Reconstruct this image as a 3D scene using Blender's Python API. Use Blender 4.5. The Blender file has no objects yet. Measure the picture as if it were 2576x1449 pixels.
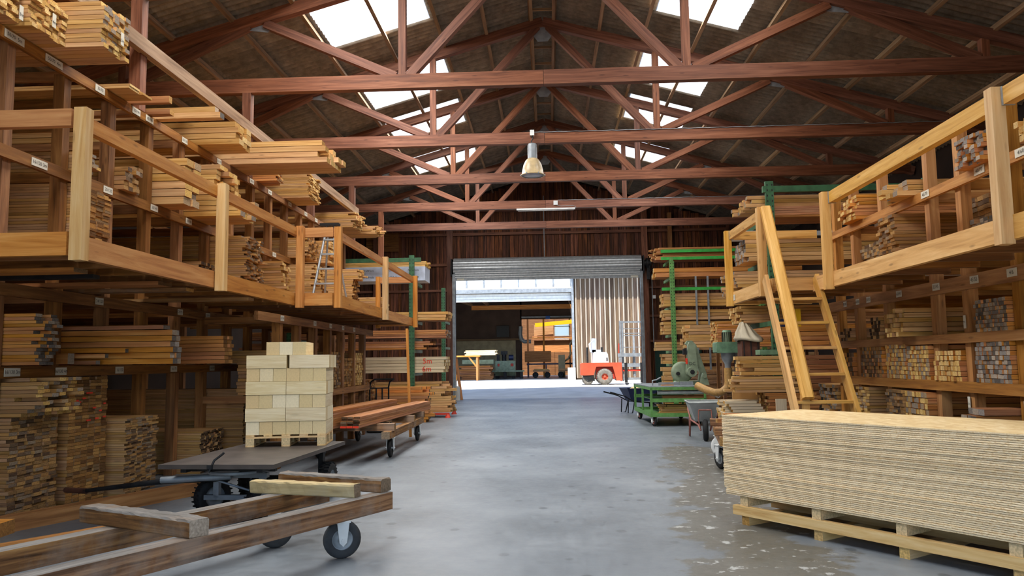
import bpy, math, random
from mathutils import Matrix, Vector
random.seed(7)
SC = bpy.context.scene
COL = SC.collection
# ------------------------------------------------------------------ camera
FPX = 1950.0
cam_d = bpy.data.cameras.new('camera'); cam = bpy.data.objects.new('camera', cam_d); COL.objects.link(cam)
cam_d.sensor_width = 36.0; cam_d.lens = 36.0 * FPX / 2576.0; cam_d.clip_end = 400
RGT = Vector((0.9988028, 0.04692024, -0.01383669)); UPV = Vector((0.01818649, -0.09358547, 0.99544513)); FWD = Vector((-0.04541161, 0.99450503, 0.09432675))
m = Matrix.Identity(4)
for i in range(3):
    m[i][0] = RGT[i]; m[i][1] = UPV[i]; m[i][2] = -FWD[i]
m[2][3] = 1.6
cam.matrix_world = m
SC.camera = cam
# ------------------------------------------------------------------ light
SC.view_settings.view_transform = 'Standard'; SC.view_settings.look = 'None'
SC.view_settings.gamma = 1; SC.view_settings.use_curve_mapping = False
SC.view_settings.exposure = -0.2
W = bpy.data.worlds.new('world'); SC.world = W; W.use_nodes = True
nt = W.node_tree; bg = nt.nodes['Background']
sky = nt.nodes.new('ShaderNodeTexSky'); sky.sky_type = 'NISHITA'; sky.sun_disc = False
sky.sun_elevation = math.radians(63); sky.sun_rotation = math.radians(188); sky.altitude = 400
nt.links.new(sky.outputs[0], bg.inputs[0]); bg.inputs[1].default_value = 0.55
sun_d = bpy.data.lights.new('sun', 'SUN'); sun_d.energy = 12.0; sun_d.angle = math.radians(0.6); sun_d.color = (1, 0.95, 0.87)
sun = bpy.data.objects.new('sun', sun_d); COL.objects.link(sun)
sun.rotation_euler = Vector((0.16, 0.46, -1.0)).normalized().to_track_quat('-Z', 'Y').to_euler(); sun.location = (-6, -10, 30)
def area(name, loc, target_dir, sx, sy, power, color=(1, 1, 1), portal=False):
    l = bpy.data.lights.new(name, 'AREA'); l.shape = 'RECTANGLE'; l.size = sx; l.size_y = sy; l.energy = power; l.color = color
    if portal: l.cycles.is_portal = True
    o = bpy.data.objects.new(name, l); COL.objects.link(o); o.location = loc
    o.rotation_euler = Vector(target_dir).to_track_quat('-Z', 'Y').to_euler()
    return o
SLOPE = 0.283
TRUSS_Y = [10.1, 14.0, 17.9, 21.8, 25.7, 29.6]
BAYS = [2.3, 6.2, 10.1, 14.0, 17.9, 21.8, 25.7]           # trusses whose next bay has a skylight pair
SKY_POWER = 210.0
def roof_z(x): return 9.92 - SLOPE * abs(x)
for b in BAYS:                                                # daylight entering through each rooflight
    for x0, x1 in ((-4.68, -2.42), (2.42, 4.26)):
        xm = (x0 + x1) / 2
        n = Vector((-SLOPE if xm > 0 else SLOPE, 0, -1)).normalized()
        area('skylight_daylight', (xm, b + 1.5, roof_z(xm) - 0.02), n, abs(x1 - x0), 2.1, SKY_POWER * (1.75 if xm < 0 else 0.7), (1.0, 0.985, 0.95))
area('rear_door_portal', (0, -3.0, 2.75), (0, 1, 0), 10.0, 5.4, 1, portal=True)
area('front_door_portal', (0, 34.0, 2.6), (0, -1, 0), 7.9, 5.1, 1, portal=True)
SC.cycles.use_denoising = True
SC.cycles.use_adaptive_sampling = True; SC.cycles.adaptive_threshold = 0.08; SC.cycles.adaptive_min_samples = 20; SC.cycles.use_light_tree = True
SC.cycles.max_bounces = 5; SC.cycles.diffuse_bounces = 3; SC.cycles.glossy_bounces = 3; SC.cycles.transparent_max_bounces = 8
SC.cycles.caustics_reflective = False; SC.cycles.caustics_refractive = False; SC.cycles.sample_clamp_indirect = 6.0
# ------------------------------------------------------------------ materials
def lin(h):
    if isinstance(h, (tuple, list)): return tuple(h) + ((1,) if len(h) == 3 else ())
    h = h.lstrip('#'); r = []
    for i in (0, 2, 4):
        c = int(h[i:i + 2], 16) / 255; r.append(c / 12.92 if c <= 0.04045 else ((c + 0.055) / 1.055) ** 2.4)
    return tuple(r) + (1,)
class NT:
    def __init__(s, name):
        s.m = bpy.data.materials.new(name); s.m.use_nodes = True; s.t = s.m.node_tree; s.b = s.t.nodes['Principled BSDF']
    def n(s, typ, **kw):
        o = s.t.nodes.new('ShaderNode' + typ)
        for k, v in kw.items():
            if k.startswith('i_'):
                key = k[2:]; key = int(key) if key.isdigit() else key.replace('_', ' ')
                o.inputs[key].default_value = v
            else: setattr(o, k, v)
        return o
    def l(s, a, b): s.t.links.new(a, b)
    def ramp(s, fac, stops, interp='LINEAR'):
        r = s.n('ValToRGB'); r.color_ramp.interpolation = interp; e = r.color_ramp.elements
        while len(e) < len(stops): e.new(0.5)
        for el, (p, c) in zip(e, stops): el.position = p; el.color = lin(c)
        s.l(fac, r.inputs[0]); return r.outputs[0]
    def mix(s, fac, a, b, mode='MIX'):
        x = s.n('MixRGB', blend_type=mode)
        for inp, v in ((0, fac), (1, a), (2, b)):
            if hasattr(v, 'links'): s.l(v, x.inputs[inp])
            else: x.inputs[inp].default_value = v if isinstance(v, (int, float)) else lin(v)
        return x.outputs[0]
    def math(s, op, a, b=0.0):
        x = s.n('Math', operation=op)
        for i, v in enumerate((a, b)):
            if hasattr(v, 'links'): s.l(v, x.inputs[i])
            else: x.inputs[i].default_value = v
        return x.outputs[0]
def plain(name, col, rough=0.6, metal=0.0, noise=0.0, nscale=6.0, spec=0.4):
    t = NT(name); t.b.inputs['Roughness'].default_value = rough; t.b.inputs['Metallic'].default_value = metal; t.b.inputs['Specular IOR Level'].default_value = spec
    c = lin(col)
    if noise:
        tc = t.n('TexCoord'); nz = t.n('TexNoise', i_Scale=nscale, i_Detail=4.0); t.l(tc.outputs['Object'], nz.inputs['Vector'])
        d = tuple(x * (1 - noise) for x in c[:3]); e = tuple(min(1, x * (1 + noise * 0.7)) for x in c[:3])
        t.l(t.ramp(nz.outputs[0], [(0.35, d), (0.65, e)]), t.b.inputs['Base Color'])
    else: t.b.inputs['Base Color'].default_value = c
    return t.m
def wood(name, stops, var=0.35, hue=0.02, grain=(1.2, 22.0, 22.0), rough=0.62, knots=0.5, streak=0.5, dirt=None):
    """wood with grain along the piece's own x axis; tone differs from piece to piece"""
    t = NT(name); tc = t.n('TexCoord'); oi = t.n('ObjectInfo'); mp = t.n('Mapping')
    off = t.math('MULTIPLY', oi.outputs['Random'], 37.0); cb = t.n('CombineXYZ'); t.l(off, cb.inputs[0]); t.l(off, cb.inputs[1]); t.l(off, cb.inputs[2])
    t.l(tc.outputs['Object'], mp.inputs['Vector']); t.l(cb.outputs[0], mp.inputs['Location']); mp.inputs['Scale'].default_value = grain
    nz = t.n('TexNoise', i_Scale=1.0, i_Detail=5.0, i_Roughness=0.6, i_Distortion=0.6); t.l(mp.outputs[0], nz.inputs['Vector'])
    col = t.ramp(nz.outputs[0], [(0.28, stops[0]), (0.5, stops[1]), (0.74, stops[2])])
    if knots:
        m2 = t.n('Mapping'); m2.inputs['Scale'].default_value = (2.2, 9.0, 9.0); t.l(tc.outputs['Object'], m2.inputs['Vector']); t.l(cb.outputs[0], m2.inputs['Location'])
        vo = t.n('TexVoronoi', i_Scale=1.0); t.l(m2.outputs[0], vo.inputs['Vector'])
        k = t.ramp(vo.outputs['Distance'], [(0.07, (1, 1, 1)), (0.16, (0, 0, 0))])
        kk = t.math('MULTIPLY', k, knots); col = t.mix(kk, col, tuple(x * 0.35 for x in lin(stops[0])[:3]))
    if dirt:
        nz2 = t.n('TexNoise', i_Scale=2.3, i_Detail=6.0, i_Roughness=0.65); t.l(tc.outputs['Object'], nz2.inputs['Vector'])
        f = t.ramp(nz2.outputs[0], [(0.48, (0, 0, 0)), (0.66, (1, 1, 1))]); col = t.mix(t.math('MULTIPLY', f, dirt[1]), col, dirt[0])
    hs = t.n('HueSaturation'); t.l(col, hs.inputs['Color'])
    r2 = t.n('TexWhiteNoise', noise_dimensions='1D'); t.l(oi.outputs['Random'], r2.inputs['W'])
    t.l(t.math('ADD', t.math('MULTIPLY', oi.outputs['Random'], 2 * var), 1 - var), hs.inputs['Value'])
    t.l(t.math('ADD', t.math('MULTIPLY', r2.outputs[0], 2 * hue), 0.5 - hue), hs.inputs['Hue'])
    t.l(t.math('ADD', t.math('MULTIPLY', r2.outputs[0], 0.16), 0.92), hs.inputs['Saturation'])
    t.l(hs.outputs[0], t.b.inputs['Base Color']); t.b.inputs['Roughness'].default_value = rough; t.b.inputs['Specular IOR Level'].default_value = 0.3
    bp = t.n('Bump', i_Strength=0.25, i_Distance=0.01); t.l(nz.outputs[0], bp.inputs['Height']); t.l(bp.outputs[0], t.b.inputs['Normal'])
    return t.m
def endgrain(name, cols, con=0.8):
    """sawn board ends: each piece takes one of several tones"""
    t = NT(name); oi = t.n('ObjectInfo'); tc = t.n('TexCoord'); wn = t.n('TexWhiteNoise', noise_dimensions='1D'); t.l(oi.outputs['Random'], wn.inputs['W'])
    c = t.ramp(wn.outputs[0], [(i / len(cols), k) for i, k in enumerate(cols)], 'CONSTANT')
    nz = t.n('TexNoise', i_Scale=55.0, i_Detail=3.0); t.l(tc.outputs['Object'], nz.inputs['Vector'])
    c2 = t.mix(con, c, t.ramp(nz.outputs[0], [(0.3, (0.5, 0.5, 0.5)), (0.7, (1.15, 1.15, 1.15))]), 'MULTIPLY')
    t.l(c2, t.b.inputs['Base Color']); t.b.inputs['Roughness'].default_value = 0.85; t.b.inputs['Specular IOR Level'].default_value = 0.15
    return t.m
M = {}
M['truss'] = wood('stained_truss_timber', ('#4f2e20', '#734733', '#8f614a'), 0.22, 0.0025, (0.9, 16, 16), 0.6, 0.5)
M['rack'] = wood('brown_rack_timber', ('#5a381c', '#855830', '#a67747'), 0.2, 0.0025, (1.0, 16, 16), 0.6, 0.5)
M['purlin'] = wood('grey_brown_purlin', ('#6a523c', '#927558', '#ad9272'), 0.25, 0.006, (0.6, 14, 14), 0.8, 0.3)
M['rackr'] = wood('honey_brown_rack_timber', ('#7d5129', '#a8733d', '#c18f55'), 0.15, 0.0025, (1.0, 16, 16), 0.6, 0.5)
M['rail'] = wood('honey_rail_timber', ('#a2622c', '#c48444', '#d79d5d'), 0.1, 0.0025, (1.1, 15, 15), 0.5, 0.55)
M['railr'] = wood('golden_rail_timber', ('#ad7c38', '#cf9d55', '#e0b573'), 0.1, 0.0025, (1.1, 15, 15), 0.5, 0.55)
M['post'] = wood('pale_new_post', ('#c0905c', '#d6ad7a', '#e4c69a'), 0.06, 0.0025, (1.1, 12, 12), 0.5, 0.5)
M['pine'] = wood('fresh_pine_boards', ('#a67641', '#c69861', '#d8b27d'), 0.16, 0.006, (0.8, 26, 26), 0.6, 0.5)
M['tan'] = wood('aged_tan_boards', ('#8a6137', '#ac8153', '#c59d70'), 0.2, 0.006, (0.8, 26, 26), 0.65, 0.5)
M['larch'] = wood('orange_larch_boards', ('#9c5c2c', '#c28044', '#d69d5e'), 0.18, 0.006, (0.9, 20, 20), 0.6, 0.4)
M['redlarch'] = wood('reddish_douglas_boards', ('#7d4d2b', '#a56c42', '#bd8a5e'), 0.2, 0.006, (0.9, 20, 20), 0.6, 0.4)
M['grey'] = wood('weathered_grey_timber', ('#3f2a1a', '#845d3b', '#b98c5c'), 0.12, 0.0025, (1.3, 26, 26), 0.85, 0.5, dirt=('#a39c92', 0.35))
M['greytop'] = wood('grey_worn_timber_top', ('#4f4a45', '#716d69', '#8d8984'), 0.06, 0.0025, (1.8, 24, 24), 0.9, 0.15, dirt=('#8a6e52', 0.5))
M['palletwood'] = wood('new_pallet_wood', ('#c49a66', '#dcb984', '#ebd0a2'), 0.08, 0.0025, (1.3, 18, 18), 0.7, 0.4)
M['paletimber'] = wood('weathered_pale_timber', ('#8f7a55', '#b39f78', '#cbb994'), 0.1, 0.0025, (1.6, 14, 14), 0.85, 0.3, dirt=('#aaa595', 0.4))
M['dtyre'] = plain('dusty_tyre', '#77736c', 0.9, noise=0.25, nscale=8)
M['gtyre'] = plain('worn_grey_rubber', '#3b3d40', 0.8, noise=0.25, nscale=12)
M['white'] = wood('white_spruce_block', ('#cfb78c', '#e0cda4', '#eddfbf'), 0.08, 0.0025, (2.0, 30, 30), 0.6, 0.25)
M['whiteboard'] = wood('pale_planed_boards', ('#b3a083', '#cdbb9c', '#dfd0b4'), 0.1, 0.0025, (0.8, 22, 22), 0.6, 0.2)
M['clad'] = wood('dark_brown_cladding', ('#2e190f', '#5a3320', '#8a5535'), 0.45, 0.006, (0.9, 14, 14), 0.75, 0.5)
M['sunclad'] = wood('weathered_outdoor_cladding', ('#3f3027', '#63503f', '#86715c'), 0.35, 0.006, (0.5, 12, 12), 0.85, 0.3)
M['sunbatten'] = wood('pale_outdoor_batten', ('#8a7d6e', '#a89a8a', '#c2b6a6'), 0.25, 0.0025, (0.5, 12, 12), 0.85, 0.2)
M['darkwall'] = plain('dark_wall_lining', '#2a1c14', 0.9, noise=0.3, nscale=1.5)
M['hall2'] = plain('brown_hall_lining', '#54433a', 0.9, noise=0.2, nscale=1.0)
M['e_mix'] = endgrain('weathered_ends', ['#6b5642', '#8a6a45', '#a57c4b', '#7d6a58', '#b28a55', '#5c4736', '#97754c', '#8f7d69'])
M['e_brown'] = endgrain('brown_ends', ['#8d6437', '#a5763f', '#79542e', '#b68a4f', '#6a4a2c', '#9a7040', '#83684a'])
M['e_pale'] = endgrain('pale_ends', ['#cfa561', '#dab573', '#c29551', '#e0bf82', '#b58b4e', '#cdaa72'])
M['e_grey'] = endgrain('grey_ends', ['#7d7670', '#918a84', '#6a635d', '#a59787', '#8a7b6b', '#b0a190', '#5d5650'])
M['e_yell'] = endgrain('yellow_grey_ends', ['#d0a75f', '#c19a58', '#a68d6d', '#8c7f71', '#dcb873', '#b58f57', '#978776'])
M['e_dark'] = endgrain('dark_ends', ['#4c3a2b', '#5d4834', '#3f3026', '#6c5641', '#7a6550'])
M['white_e'] = endgrain('block_ends', ['#dcc79c', '#e4d2ab', '#d8c294', '#e9dbba', '#d9bf90'], 0.15)
M['tyre'] = plain('black_rubber', '#1c1c1d', 0.75, noise=0.3, nscale=20)
M['steel'] = plain('galvanised_steel', '#b9bdc0', 0.38, 0.45, noise=0.15, nscale=9)
M['zinc'] = plain('zinc_grey_paint', '#8f959a', 0.5, 0.3, noise=0.2)
M['darkmetal'] = plain('dark_oily_steel', '#2d2d2e', 0.55, 0.5, noise=0.35, nscale=8)
M['black'] = plain('black_plastic', '#161618', 0.5)
M['paper'] = plain('white_paper_card', '#cfcabb', 0.8)
M['ink'] = plain('dark_marker_ink', '#26221f', 0.8)
M['red'] = plain('red_paint', '#c23a28', 0.55, noise=0.15)
M['redmark'] = plain('red_crayon', '#dd3a22', 0.8)
M['green'] = plain('green_rack_paint', '#3a6344', 0.5, 0.1, noise=0.25, nscale=7)
M['lgreen'] = plain('bright_green_paint', '#639550', 0.5, 0.1, noise=0.25, nscale=9)
M['mgreen'] = plain('machine_green_paint', '#87957c', 0.5, 0.1, noise=0.2, nscale=6)
M['egreen'] = plain('extractor_green_paint', '#6c9074', 0.45, 0.1, noise=0.25, nscale=9)
M['gwrap'] = plain('green_plastic_film', '#3fa84c', 0.35, noise=0.2)
M['orange'] = plain('faded_orange_paint', '#c5563a', 0.5, noise=0.15, nscale=3)
M['wpaint'] = plain('off_white_paint', '#d9dcdc', 0.45, noise=0.08)
M['blue'] = plain('blue_paint', '#2e63b4', 0.45)
M['navy'] = plain('navy_plastic', '#20294e', 0.4)
M['yellow'] = plain('yellow_paint', '#e0b316', 0.45)
M['cloth'] = plain('beige_cotton_sheet', '#cfc4ad', 0.95, noise=0.12, nscale=5)
M['card'] = plain('brown_cardboard', '#b58a55', 0.85, noise=0.1)
M['crate'] = plain('red_brown_crate', '#5b3626', 0.75, noise=0.3, nscale=10)
M['hose'] = plain('amber_hose', '#b0884f', 0.45, noise=0.15, nscale=30)
M['deck'] = plain('brown_film_faced_ply', '#4e4641', 0.5, noise=0.22, nscale=5)
M['barrow'] = plain('galvanised_tray', '#a4a9a7', 0.5, 0.1, noise=0.18, nscale=5)
M['rust'] = plain('rusty_red_tube', '#a36a5e', 0.6, 0.2, noise=0.25, nscale=12)
M['bluew'] = plain('blue_white_wrap', '#b9c2d6', 0.35, noise=0.12)
M['lampglass'] = plain('yellowed_lamp_shade', '#c0aa82', 0.35, noise=0.2, nscale=8)
M['dkgreen'] = plain('dark_green_sheet', '#12352c', 0.6)
M['concrete2'] = plain('pale_yard_concrete', '#b5b2ab', 0.9, noise=0.1, nscale=1.2)
M['cream'] = plain('cream_panel', '#a99a7a', 0.8, noise=0.15, nscale=3)
M['chip'] = plain('chipboard_block', '#d0b88e', 0.85, noise=0.25, nscale=60)
M['sawdust'] = plain('pale_sawdust', '#d8c38e', 0.95, noise=0.2, nscale=30)
def osb_mats():
    t = NT('osb_top'); tc = t.n('TexCoord'); mp = t.n('Mapping'); mp.inputs['Scale'].default_value = (14, 45, 14); t.l(tc.outputs['Object'], mp.inputs['Vector'])
    vo = t.n('TexVoronoi', i_Scale=1.0, i_Randomness=1.0); t.l(mp.outputs[0], vo.inputs['Vector'])
    t.l(t.ramp(vo.outputs['Color'], [(0.1, '#cba871'), (0.5, '#dfc28c'), (0.9, '#eed9ae')]), t.b.inputs['Base Color']); t.b.inputs['Roughness'].default_value = 0.6
    M['osb'] = t.m
    t = NT('osb_edge'); tc = t.n('TexCoord'); oi = t.n('ObjectInfo'); mp = t.n('Mapping'); mp.inputs['Scale'].default_value = (60, 60, 160); t.l(tc.outputs['Object'], mp.inputs['Vector'])
    cb = t.n('CombineXYZ'); t.l(t.math('MULTIPLY', oi.outputs['Random'], 90.0), cb.inputs[0]); t.l(cb.outputs[0], mp.inputs['Location'])
    nz = t.n('TexNoise', i_Scale=1.0, i_Detail=3.0, i_Roughness=0.7); t.l(mp.outputs[0], nz.inputs['Vector'])
    c = t.ramp(nz.outputs[0], [(0.26, '#b08a58'), (0.42, '#e6c99b'), (0.7, '#faeacb')])
    hs = t.n('HueSaturation'); t.l(c, hs.inputs['Color']); t.l(t.math('ADD', t.math('MULTIPLY', oi.outputs['Random'], 0.3), 0.85), hs.inputs['Value'])
    t.l(hs.outputs[0], t.b.inputs['Base Color']); t.b.inputs['Roughness'].default_value = 0.85
    M['osb_e'] = t.m
osb_mats()
def floor_mat():
    t = NT('smooth_grey_concrete'); tc = t.n('TexCoord'); P = tc.outputs['Object']
    n1 = t.n('TexNoise', i_Scale=0.55, i_Detail=7.0, i_Roughness=0.62); t.l(P, n1.inputs['Vector'])
    col = t.ramp(n1.outputs[0], [(0.3, '#5c6268'), (0.52, '#747b82'), (0.72, '#8b9197')])
    n2 = t.n('TexNoise', i_Scale=9.0, i_Detail=6.0, i_Roughness=0.7); t.l(P, n2.inputs['Vector'])
    col = t.mix(0.35, col, t.ramp(n2.outputs[0], [(0.35, (0.62, 0.62, 0.62)), (0.65, (1.1, 1.1, 1.1))]), 'MULTIPLY')
    # small dark oil spots
    mv = t.n('Mapping'); mv.inputs['Scale'].default_value = (3.2, 2.6, 1.0); t.l(P, mv.inputs['Vector'])
    n3 = t.n('TexNoise', i_Scale=14.0, i_Detail=2.0); t.l(P, n3.inputs['Vector'])
    vv = t.mix(0.06, mv.outputs[0], n3.outputs[1], 'ADD')
    vo = t.n('TexVoronoi', i_Scale=1.0); t.l(vv, vo.inputs['Vector'])
    sz = t.math('MULTIPLY', t.n('TexNoise', i_Scale=0.9).outputs[0], 0.0)
    sp = t.ramp(vo.outputs['Distance'], [(0.13, (1, 1, 1)), (0.19, (0, 0, 0))])
    wn = t.ramp(vo.outputs['Color'], [(0.38, (0, 0, 0)), (0.42, (1, 1, 1))])
    col = t.mix(t.math('MULTIPLY', t.math('MULTIPLY', sp, wn), 0.6), col, '#3f4448')
    # damp brownish band with flaking edge beside the panel stack, drawn as a curved strip on the floor plan
    sx = t.n('SeparateXYZ'); t.l(P, sx.inputs[0])
    n4 = t.n('TexNoise', i_Scale=1.3, i_Detail=7.0, i_Roughness=0.68); t.l(P, n4.inputs['Vector'])
    # centre line x = 1.55 + 0.11*(y-7)  (y 5..15), half width .5
    cx = t.math('ADD', t.math('MULTIPLY', t.math('SUBTRACT', sx.outputs[1], 7.0), 0.10), 1.75)
    d = t.math('ABSOLUTE', t.math('SUBTRACT', sx.outputs[0], cx))
    d = t.math('ADD', d, t.math('MULTIPLY', t.math('SUBTRACT', n4.outputs[0], 0.5), 2.4))
    far = t.math('MULTIPLY', t.math('MAXIMUM', t.math('SUBTRACT', t.math('ABSOLUTE', t.math('SUBTRACT', sx.outputs[1], 9.5)), 4.5), 0.0), 0.5)
    d = t.math('ADD', d, far)
    dp = t.ramp(d, [(0.42, (1, 1, 1)), (0.58, (0, 0, 0))])
    col = t.mix(t.math('MULTIPLY', dp, 0.7), col, '#57503f')
    n5 = t.n('TexNoise', i_Scale=7.0, i_Detail=5.0, i_Roughness=0.6); t.l(P, n5.inputs['Vector'])
    fl = t.math('MULTIPLY', dp, t.ramp(n5.outputs[0], [(0.6, (0, 0, 0)), (0.63, (1, 1, 1))]))
    col = t.mix(t.math('MULTIPLY', fl, 0.8), col, '#b3b5b3')
    t.l(col, t.b.inputs['Base Color'])
    t.l(t.ramp(n2.outputs[0], [(0.3, (0.34,) * 3), (0.7, (0.52,) * 3)]), t.b.inputs['Roughness'])
    t.b.inputs['Specular IOR Level'].default_value = 0.45
    return t.m
M['floor'] = floor_mat()
def roof_mat():
    t = NT('grey_fibre_cement_sheet'); tc = t.n('TexCoord'); oi = t.n('ObjectInfo')
    n1 = t.n('TexNoise', i_Scale=5.0, i_Detail=6.0, i_Roughness=0.7); t.l(tc.outputs['Object'], n1.inputs['Vector'])
    c = t.ramp(n1.outputs[0], [(0.3, '#6f665a'), (0.5, '#857b6d'), (0.72, '#9a8f80')])
    hs = t.n('HueSaturation'); t.l(c, hs.inputs['Color']); t.l(t.math('ADD', t.math('MULTIPLY', oi.outputs['Random'], 0.4), 0.8), hs.inputs['Value'])
    t.l(hs.outputs[0], t.b.inputs['Base Color']); t.b.inputs['Roughness'].default_value = 0.95; t.b.inputs['Specular IOR Level'].default_value = 0.1
    return t.m
M['roof'] = roof_mat()
def pane_mat(name, tint, tr):
    t = NT(name); out = t.t.nodes['Material Output']; a = t.n('BsdfTransparent'); a.inputs[0].default_value = lin(tint); b = t.n('BsdfTranslucent'); b.inputs[0].default_value = lin('#f4f4f0')
    x = t.n('MixShader'); x.inputs[0].default_value = tr; t.l(a.outputs[0], x.inputs[1]); t.l(b.outputs[0], x.inputs[2]); t.l(x.outputs[0], out.inputs[0]); return t.m
M['pane'] = pane_mat('translucent_rooflight_sheet', '#ffffff', 1.0)
M['glass'] = pane_mat('frosted_window_pane', '#dfe6ea', 0.6)
# ------------------------------------------------------------------ mesh helpers
class MB:
    """collects simple solids into one mesh"""
    def __init__(s): s.v = []; s.f = []; s.mi = []; s.sm = []; s.k = 0
    def add(s, vs, fs, smooth=False):
        o = len(s.v); s.v += [tuple(p) for p in vs]; s.f += [tuple(i + o for i in q) for q in fs]; s.mi += [s.k] * len(fs); s.sm += [smooth] * len(fs); return s
    def box(s, c, d, rot=None):
        x, y, z = d[0] / 2, d[1] / 2, d[2] / 2
        vs = [Vector(p) for p in ((-x, -y, -z), (x, -y, -z), (x, y, -z), (-x, y, -z), (-x, -y, z), (x, -y, z), (x, y, z), (-x, y, z))]
        if rot is not None: vs = [rot @ p for p in vs]
        c = Vector(c); return s.add([p + c for p in vs], [(0, 3, 2, 1), (4, 5, 6, 7), (0, 1, 5, 4), (1, 2, 6, 5), (2, 3, 7, 6), (3, 0, 4, 7)])
    def cyl(s, p0, p1, r0, r1=None, n=16, cap=True):
        r1 = r0 if r1 is None else r1; p0 = Vector(p0); p1 = Vector(p1); q = (p1 - p0).normalized().to_track_quat('Z', 'Y')
        vs = []
        for p, r in ((p0, r0), (p1, r1)):
            for i in range(n):
                a = 2 * math.pi * i / n; vs.append(p + q @ Vector((r * math.cos(a), r * math.sin(a), 0)))
        s.add(vs, [(i, (i + 1) % n, n + (i + 1) % n, n + i) for i in range(n)], True)
        if cap: s.add(vs[:n], [tuple(range(n - 1, -1, -1))]); s.add(vs[n:], [tuple(range(n))])
        return s
    def tube(s, pts, r, n=8):
        pts = [Vector(p) for p in pts]; vs = []; fs = []; ref = None
        for k, p in enumerate(pts):
            d = (pts[min(k + 1, len(pts) - 1)] - pts[max(k - 1, 0)]).normalized()
            if ref is None: ref = Vector((0, 0, 1)) if abs(d.z) < 0.9 else Vector((1, 0, 0))
            a = d.cross(ref).normalized(); b = a.cross(d).normalized(); ref = b
            rr = r[k] if isinstance(r, (list, tuple)) else r
            for i in range(n):
                t = 2 * math.pi * i / n; vs.append(p + a * rr * math.cos(t) + b * rr * math.sin(t))
        for k in range(len(pts) - 1):
            for i in range(n): fs.append((k * n + i, k * n + (i + 1) % n, (k + 1) * n + (i + 1) % n, (k + 1) * n + i))
        s.add(vs, fs, True); s.add(vs[:n], [tuple(range(n - 1, -1, -1))]); s.add(vs[-n:], [tuple(range(n))]); return s
    def lathe(s, prof, c=(0, 0, 0), axis='Z', n=24):
        vs = []; c = Vector(c)
        for r, h in prof:
            for i in range(n):
                a = 2 * math.pi * i / n; x, y = r * math.cos(a), r * math.sin(a)
                vs.append(c + Vector({'Z': (x, y, h), 'X': (h, x, y), 'Y': (y, h, x)}[axis]))
        fs = [(k * n + i, k * n + (i + 1) % n, (k + 1) * n + (i + 1) % n, (k + 1) * n + i) for k in range(len(prof) - 1) for i in range(n)]
        return s.add(vs, fs, True)
    def prism(s, poly, d0, d1, plane='XZ'):
        """poly in a plane, pushed along the third axis from d0 to d1"""
        def P(a, b, d): return {'XZ': (a, d, b), 'YZ': (d, a, b), 'XY': (a, b, d)}[plane]
        n = len(poly); vs = [P(a, b, d0) for a, b in poly] + [P(a, b, d1) for a, b in poly]
        s.add(vs, [tuple(range(n)), tuple(range(2 * n - 1, n - 1, -1))] + [(i, n + i, n + (i + 1) % n, (i + 1) % n) for i in range(n)]); return s
    def mesh(s, name, mats):
        me = bpy.data.meshes.new(name); me.from_pydata(s.v, [], s.f)
        for m_ in (mats if isinstance(mats, (list, tuple)) else [mats]): me.materials.append(M[m_] if isinstance(m_, str) else m_)
        me.polygons.foreach_set('material_index', s.mi); me.polygons.foreach_set('use_smooth', s.sm); me.update(); return me
    def build(s, name, mats, parent=None, **kw): return link(name, s.mesh(name, mats), parent, **kw)
def tag(o, label=None, cat=None, group=None, kind=None):
    for k, v in (('label', label), ('category', cat), ('group', group), ('kind', kind)):
        if v: o[k] = v
    return o
def link(name, me, parent=None, mat=None, label=None, cat=None, group=None, kind=None):
    o = bpy.data.objects.new(name, me); COL.objects.link(o)
    if parent: o.parent = parent
    if mat is not None: o.matrix_basis = mat
    return tag(o, label, cat, group, kind)
def empty(name, loc=(0, 0, 0), rz=0.0, label=None, cat=None, group=None, kind=None):
    o = bpy.data.objects.new(name, None); COL.objects.link(o); o.location = loc; o.rotation_euler = (0, 0, rz); o.empty_display_size = 0.1
    return tag(o, label, cat, group, kind)
_cache = {}
def boxmesh(L, w, h, mats, key=None):
    """a timber of length L along x (centred), slot 1 on its two ends"""
    k = (round(L, 3), round(w, 4), round(h, 4), tuple(mats))
    if k not in _cache:
        b = MB().box((0, 0, 0), (L, w, h)); b.mi[3] = b.mi[5] = 1 if len(mats) > 1 else 0; b.mi[1] = 2 if len(mats) > 2 else 0
        _cache[k] = b.mesh('timber', mats)
    return _cache[k]
def frame(p0, p1, up=(0, 0, 1)):
    p0 = Vector(p0); p1 = Vector(p1); x = (p1 - p0).normalized(); up = Vector(up)
    if abs(x.dot(up)) > 0.99: up = Vector((0, 1, 0))
    y = up.cross(x).normalized(); z = x.cross(y); c = (p0 + p1) / 2
    return Matrix(((x.x, y.x, z.x, c.x), (x.y, y.y, z.y, c.y), (x.z, y.z, z.z, c.z), (0, 0, 0, 1))), (p1 - p0).length
def beam(name, p0, p1, w, h, mats, parent=None, up=(0, 0, 1), **kw):
    """straight timber from p0 to p1 (in the parent's space), w across, h in the up direction"""
    mats = (mats,) if isinstance(mats, str) else mats
    mt, L = frame(p0, p1, up); return link(name, boxmesh(L, w, h, mats), parent, mt, **kw)
_txt = {}
def lettering(txt, size, mat, parent, mtx, name='lettering', depth=0.0):
    k = (txt, size, mat)
    if k not in _txt:
        cu = bpy.data.curves.new('txt', 'FONT'); cu.body = txt; cu.size = size; cu.align_x = 'CENTER'; cu.align_y = 'CENTER'; cu.resolution_u = 2
        o = bpy.data.objects.new('txt', cu); COL.objects.link(o)
        dg = bpy.context.evaluated_depsgraph_get(); me = bpy.data.meshes.new_from_object(o.evaluated_get(dg)); bpy.data.objects.remove(o)
        me.materials.clear(); me.materials.append(M[mat]); _txt[k] = me
    return link(name, _txt[k], parent, mtx)
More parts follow.
